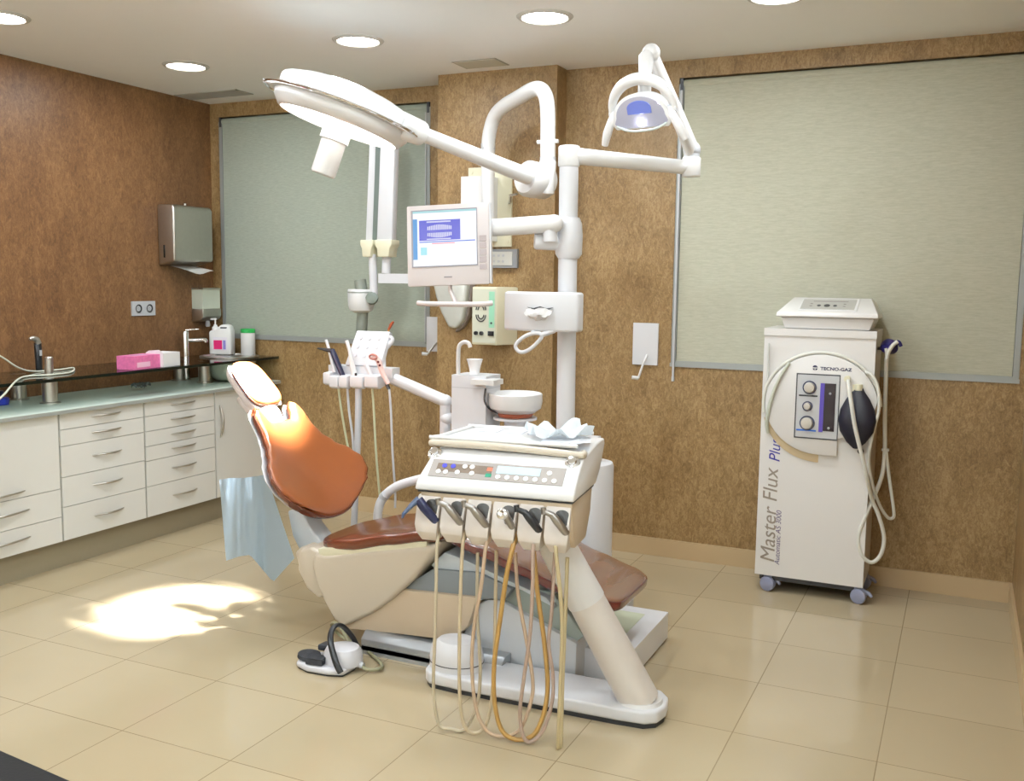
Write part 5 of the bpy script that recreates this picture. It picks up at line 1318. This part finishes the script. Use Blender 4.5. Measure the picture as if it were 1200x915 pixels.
# nose mask on hook with hoses
mk = thing('breathing_mask', 'dark blue nose mask hooked at the right side of the sedation machine with pale hoses', 'breathing mask', P(1043, 405, 4.80))
YK = 4.84
mcn = P(1043, 406, YK)
link('mask_shell', MB().lathe([(0, .05), (.022, .045), (.038, .02), (.043, 0), (.038, -.004), (.03, .01), (0, .035)], 24, Matrix.Translation(mcn) @ Matrix.Rotation(math.radians(100), 4, 'X') @ Matrix.Rotation(math.radians(-30), 4, 'Y'), 1, .85), mat('deep_blue_rubber', rgb(34, 30, 96), .35), mk)
link('mask_flap', MB().tube([P(1048, 402, YK-.03), P(1053, 401, YK-.03), P(1056, 406, YK-.03)], [.012, .010, .008], 10), mat('deep_blue_rubber', None), mk)
link('hook', MB().tube([(mx1-.002, YM+.10, mcn.z-.01), (mcn.x, YK, mcn.z-.01)], .008, 8, smooth=False), black, mk)
ph_ = mat('pale_hose_white', None)
link('y_piece', MB().tube([P(1052, 400, YK-.05), P(1046, 405, YK-.05), P(1041, 413, YK-.05), P(1039, 421, YK-.05)], .009, 12).tube([P(1038, 408, YK-.05), P(1039, 415, YK-.05), P(1039, 421, YK-.05)], .007, 10), ph_, mk)
H1 = [(1039, 420, 0), (1038, 450, 0), (1037, 490, 0), (1037, 525, 0), (1034, 555, -.02), (1025, 580, -.05), (1014, 605, -.10), (1006, 630, -.10), (1010, 650, -.10), (1021, 659, -.09), (1032, 650, -.07), (1036, 630, -.06), (1030, 605, -.08), (1022, 585, -.10), (1016, 560, -.18), (1009, 530, -.20), (1002, 500, -.215), (998, 475, -.215), (995, 455, -.20), (994, 446, -.17)]
link('long_hose', MB().tube([P(u, v, YK+dy+0) for u, v, dy in H1], .0095, 12, 5), ph_, mk)
H2 = [(1038, 525, 0), (1042, 560, 0), (1047, 595, 0), (1047, 606, 0), (1040, 606, -.01), (1030, 590, -.04), (1022, 565, -.08), (1018, 535, -.12), (1025, 500, -.13), (1030, 480, -.14), (1029, 455, -.14), (1022, 440, -.135), (1014, 436, -.13)]
link('short_hose', MB().tube([P(u, v, YK+dy) for u, v, dy in H2], .0075, 12, 5), ph_, mk)
q = P(1037.5, 527, YK)
link('hose_clip', MB().cbox(q, (.032, .022, .010), .003), ph_, mk)

# dark mat at the lower left corner
tag(link('floor_mat', MB().prismZ([(-3.6, 2.06), (-3.9, 1.2), (-2.0, .8), (-1.95, 1.89)], .0, .012, .003), mat('black_mat', rgb(18, 18, 20), .7, bump=.4)), 'black floor mat at the bottom left corner of the photo', 'mat')

# ================================================================ world, camera, colour
w = bpy.data.worlds.new('World'); bpy.context.scene.world = w; w.use_nodes = True
w.node_tree.nodes['Background'].inputs[0].default_value = (.02, .025, .04, 1); w.node_tree.nodes['Background'].inputs[1].default_value = .3
cam = bpy.data.cameras.new('camera'); co = bpy.data.objects.new('camera', cam); C.objects.link(co)
cam.sensor_width = 36; cam.lens = F_PX/1200*36; cam.clip_start = .05
Mx = Matrix((rt2, up2, -fwd)).transposed().to_4x4(); Mx.translation = O
co.matrix_world = Mx
sc = bpy.context.scene; sc.camera = co
sc.view_settings.view_transform = 'Standard'; sc.view_settings.look = 'None'; sc.view_settings.gamma = 1
sc.view_settings.use_curve_mapping = False; sc.view_settings.exposure = 0.0
sc.cycles.max_bounces = 10; sc.cycles.diffuse_bounces = 6; sc.cycles.glossy_bounces = 5; sc.cycles.transparent_max_bounces = 12
sc.cycles.sample_clamp_indirect = 4; sc.cycles.caustics_reflective = False; sc.cycles.caustics_refractive = False
sc.cycles.use_denoising = True
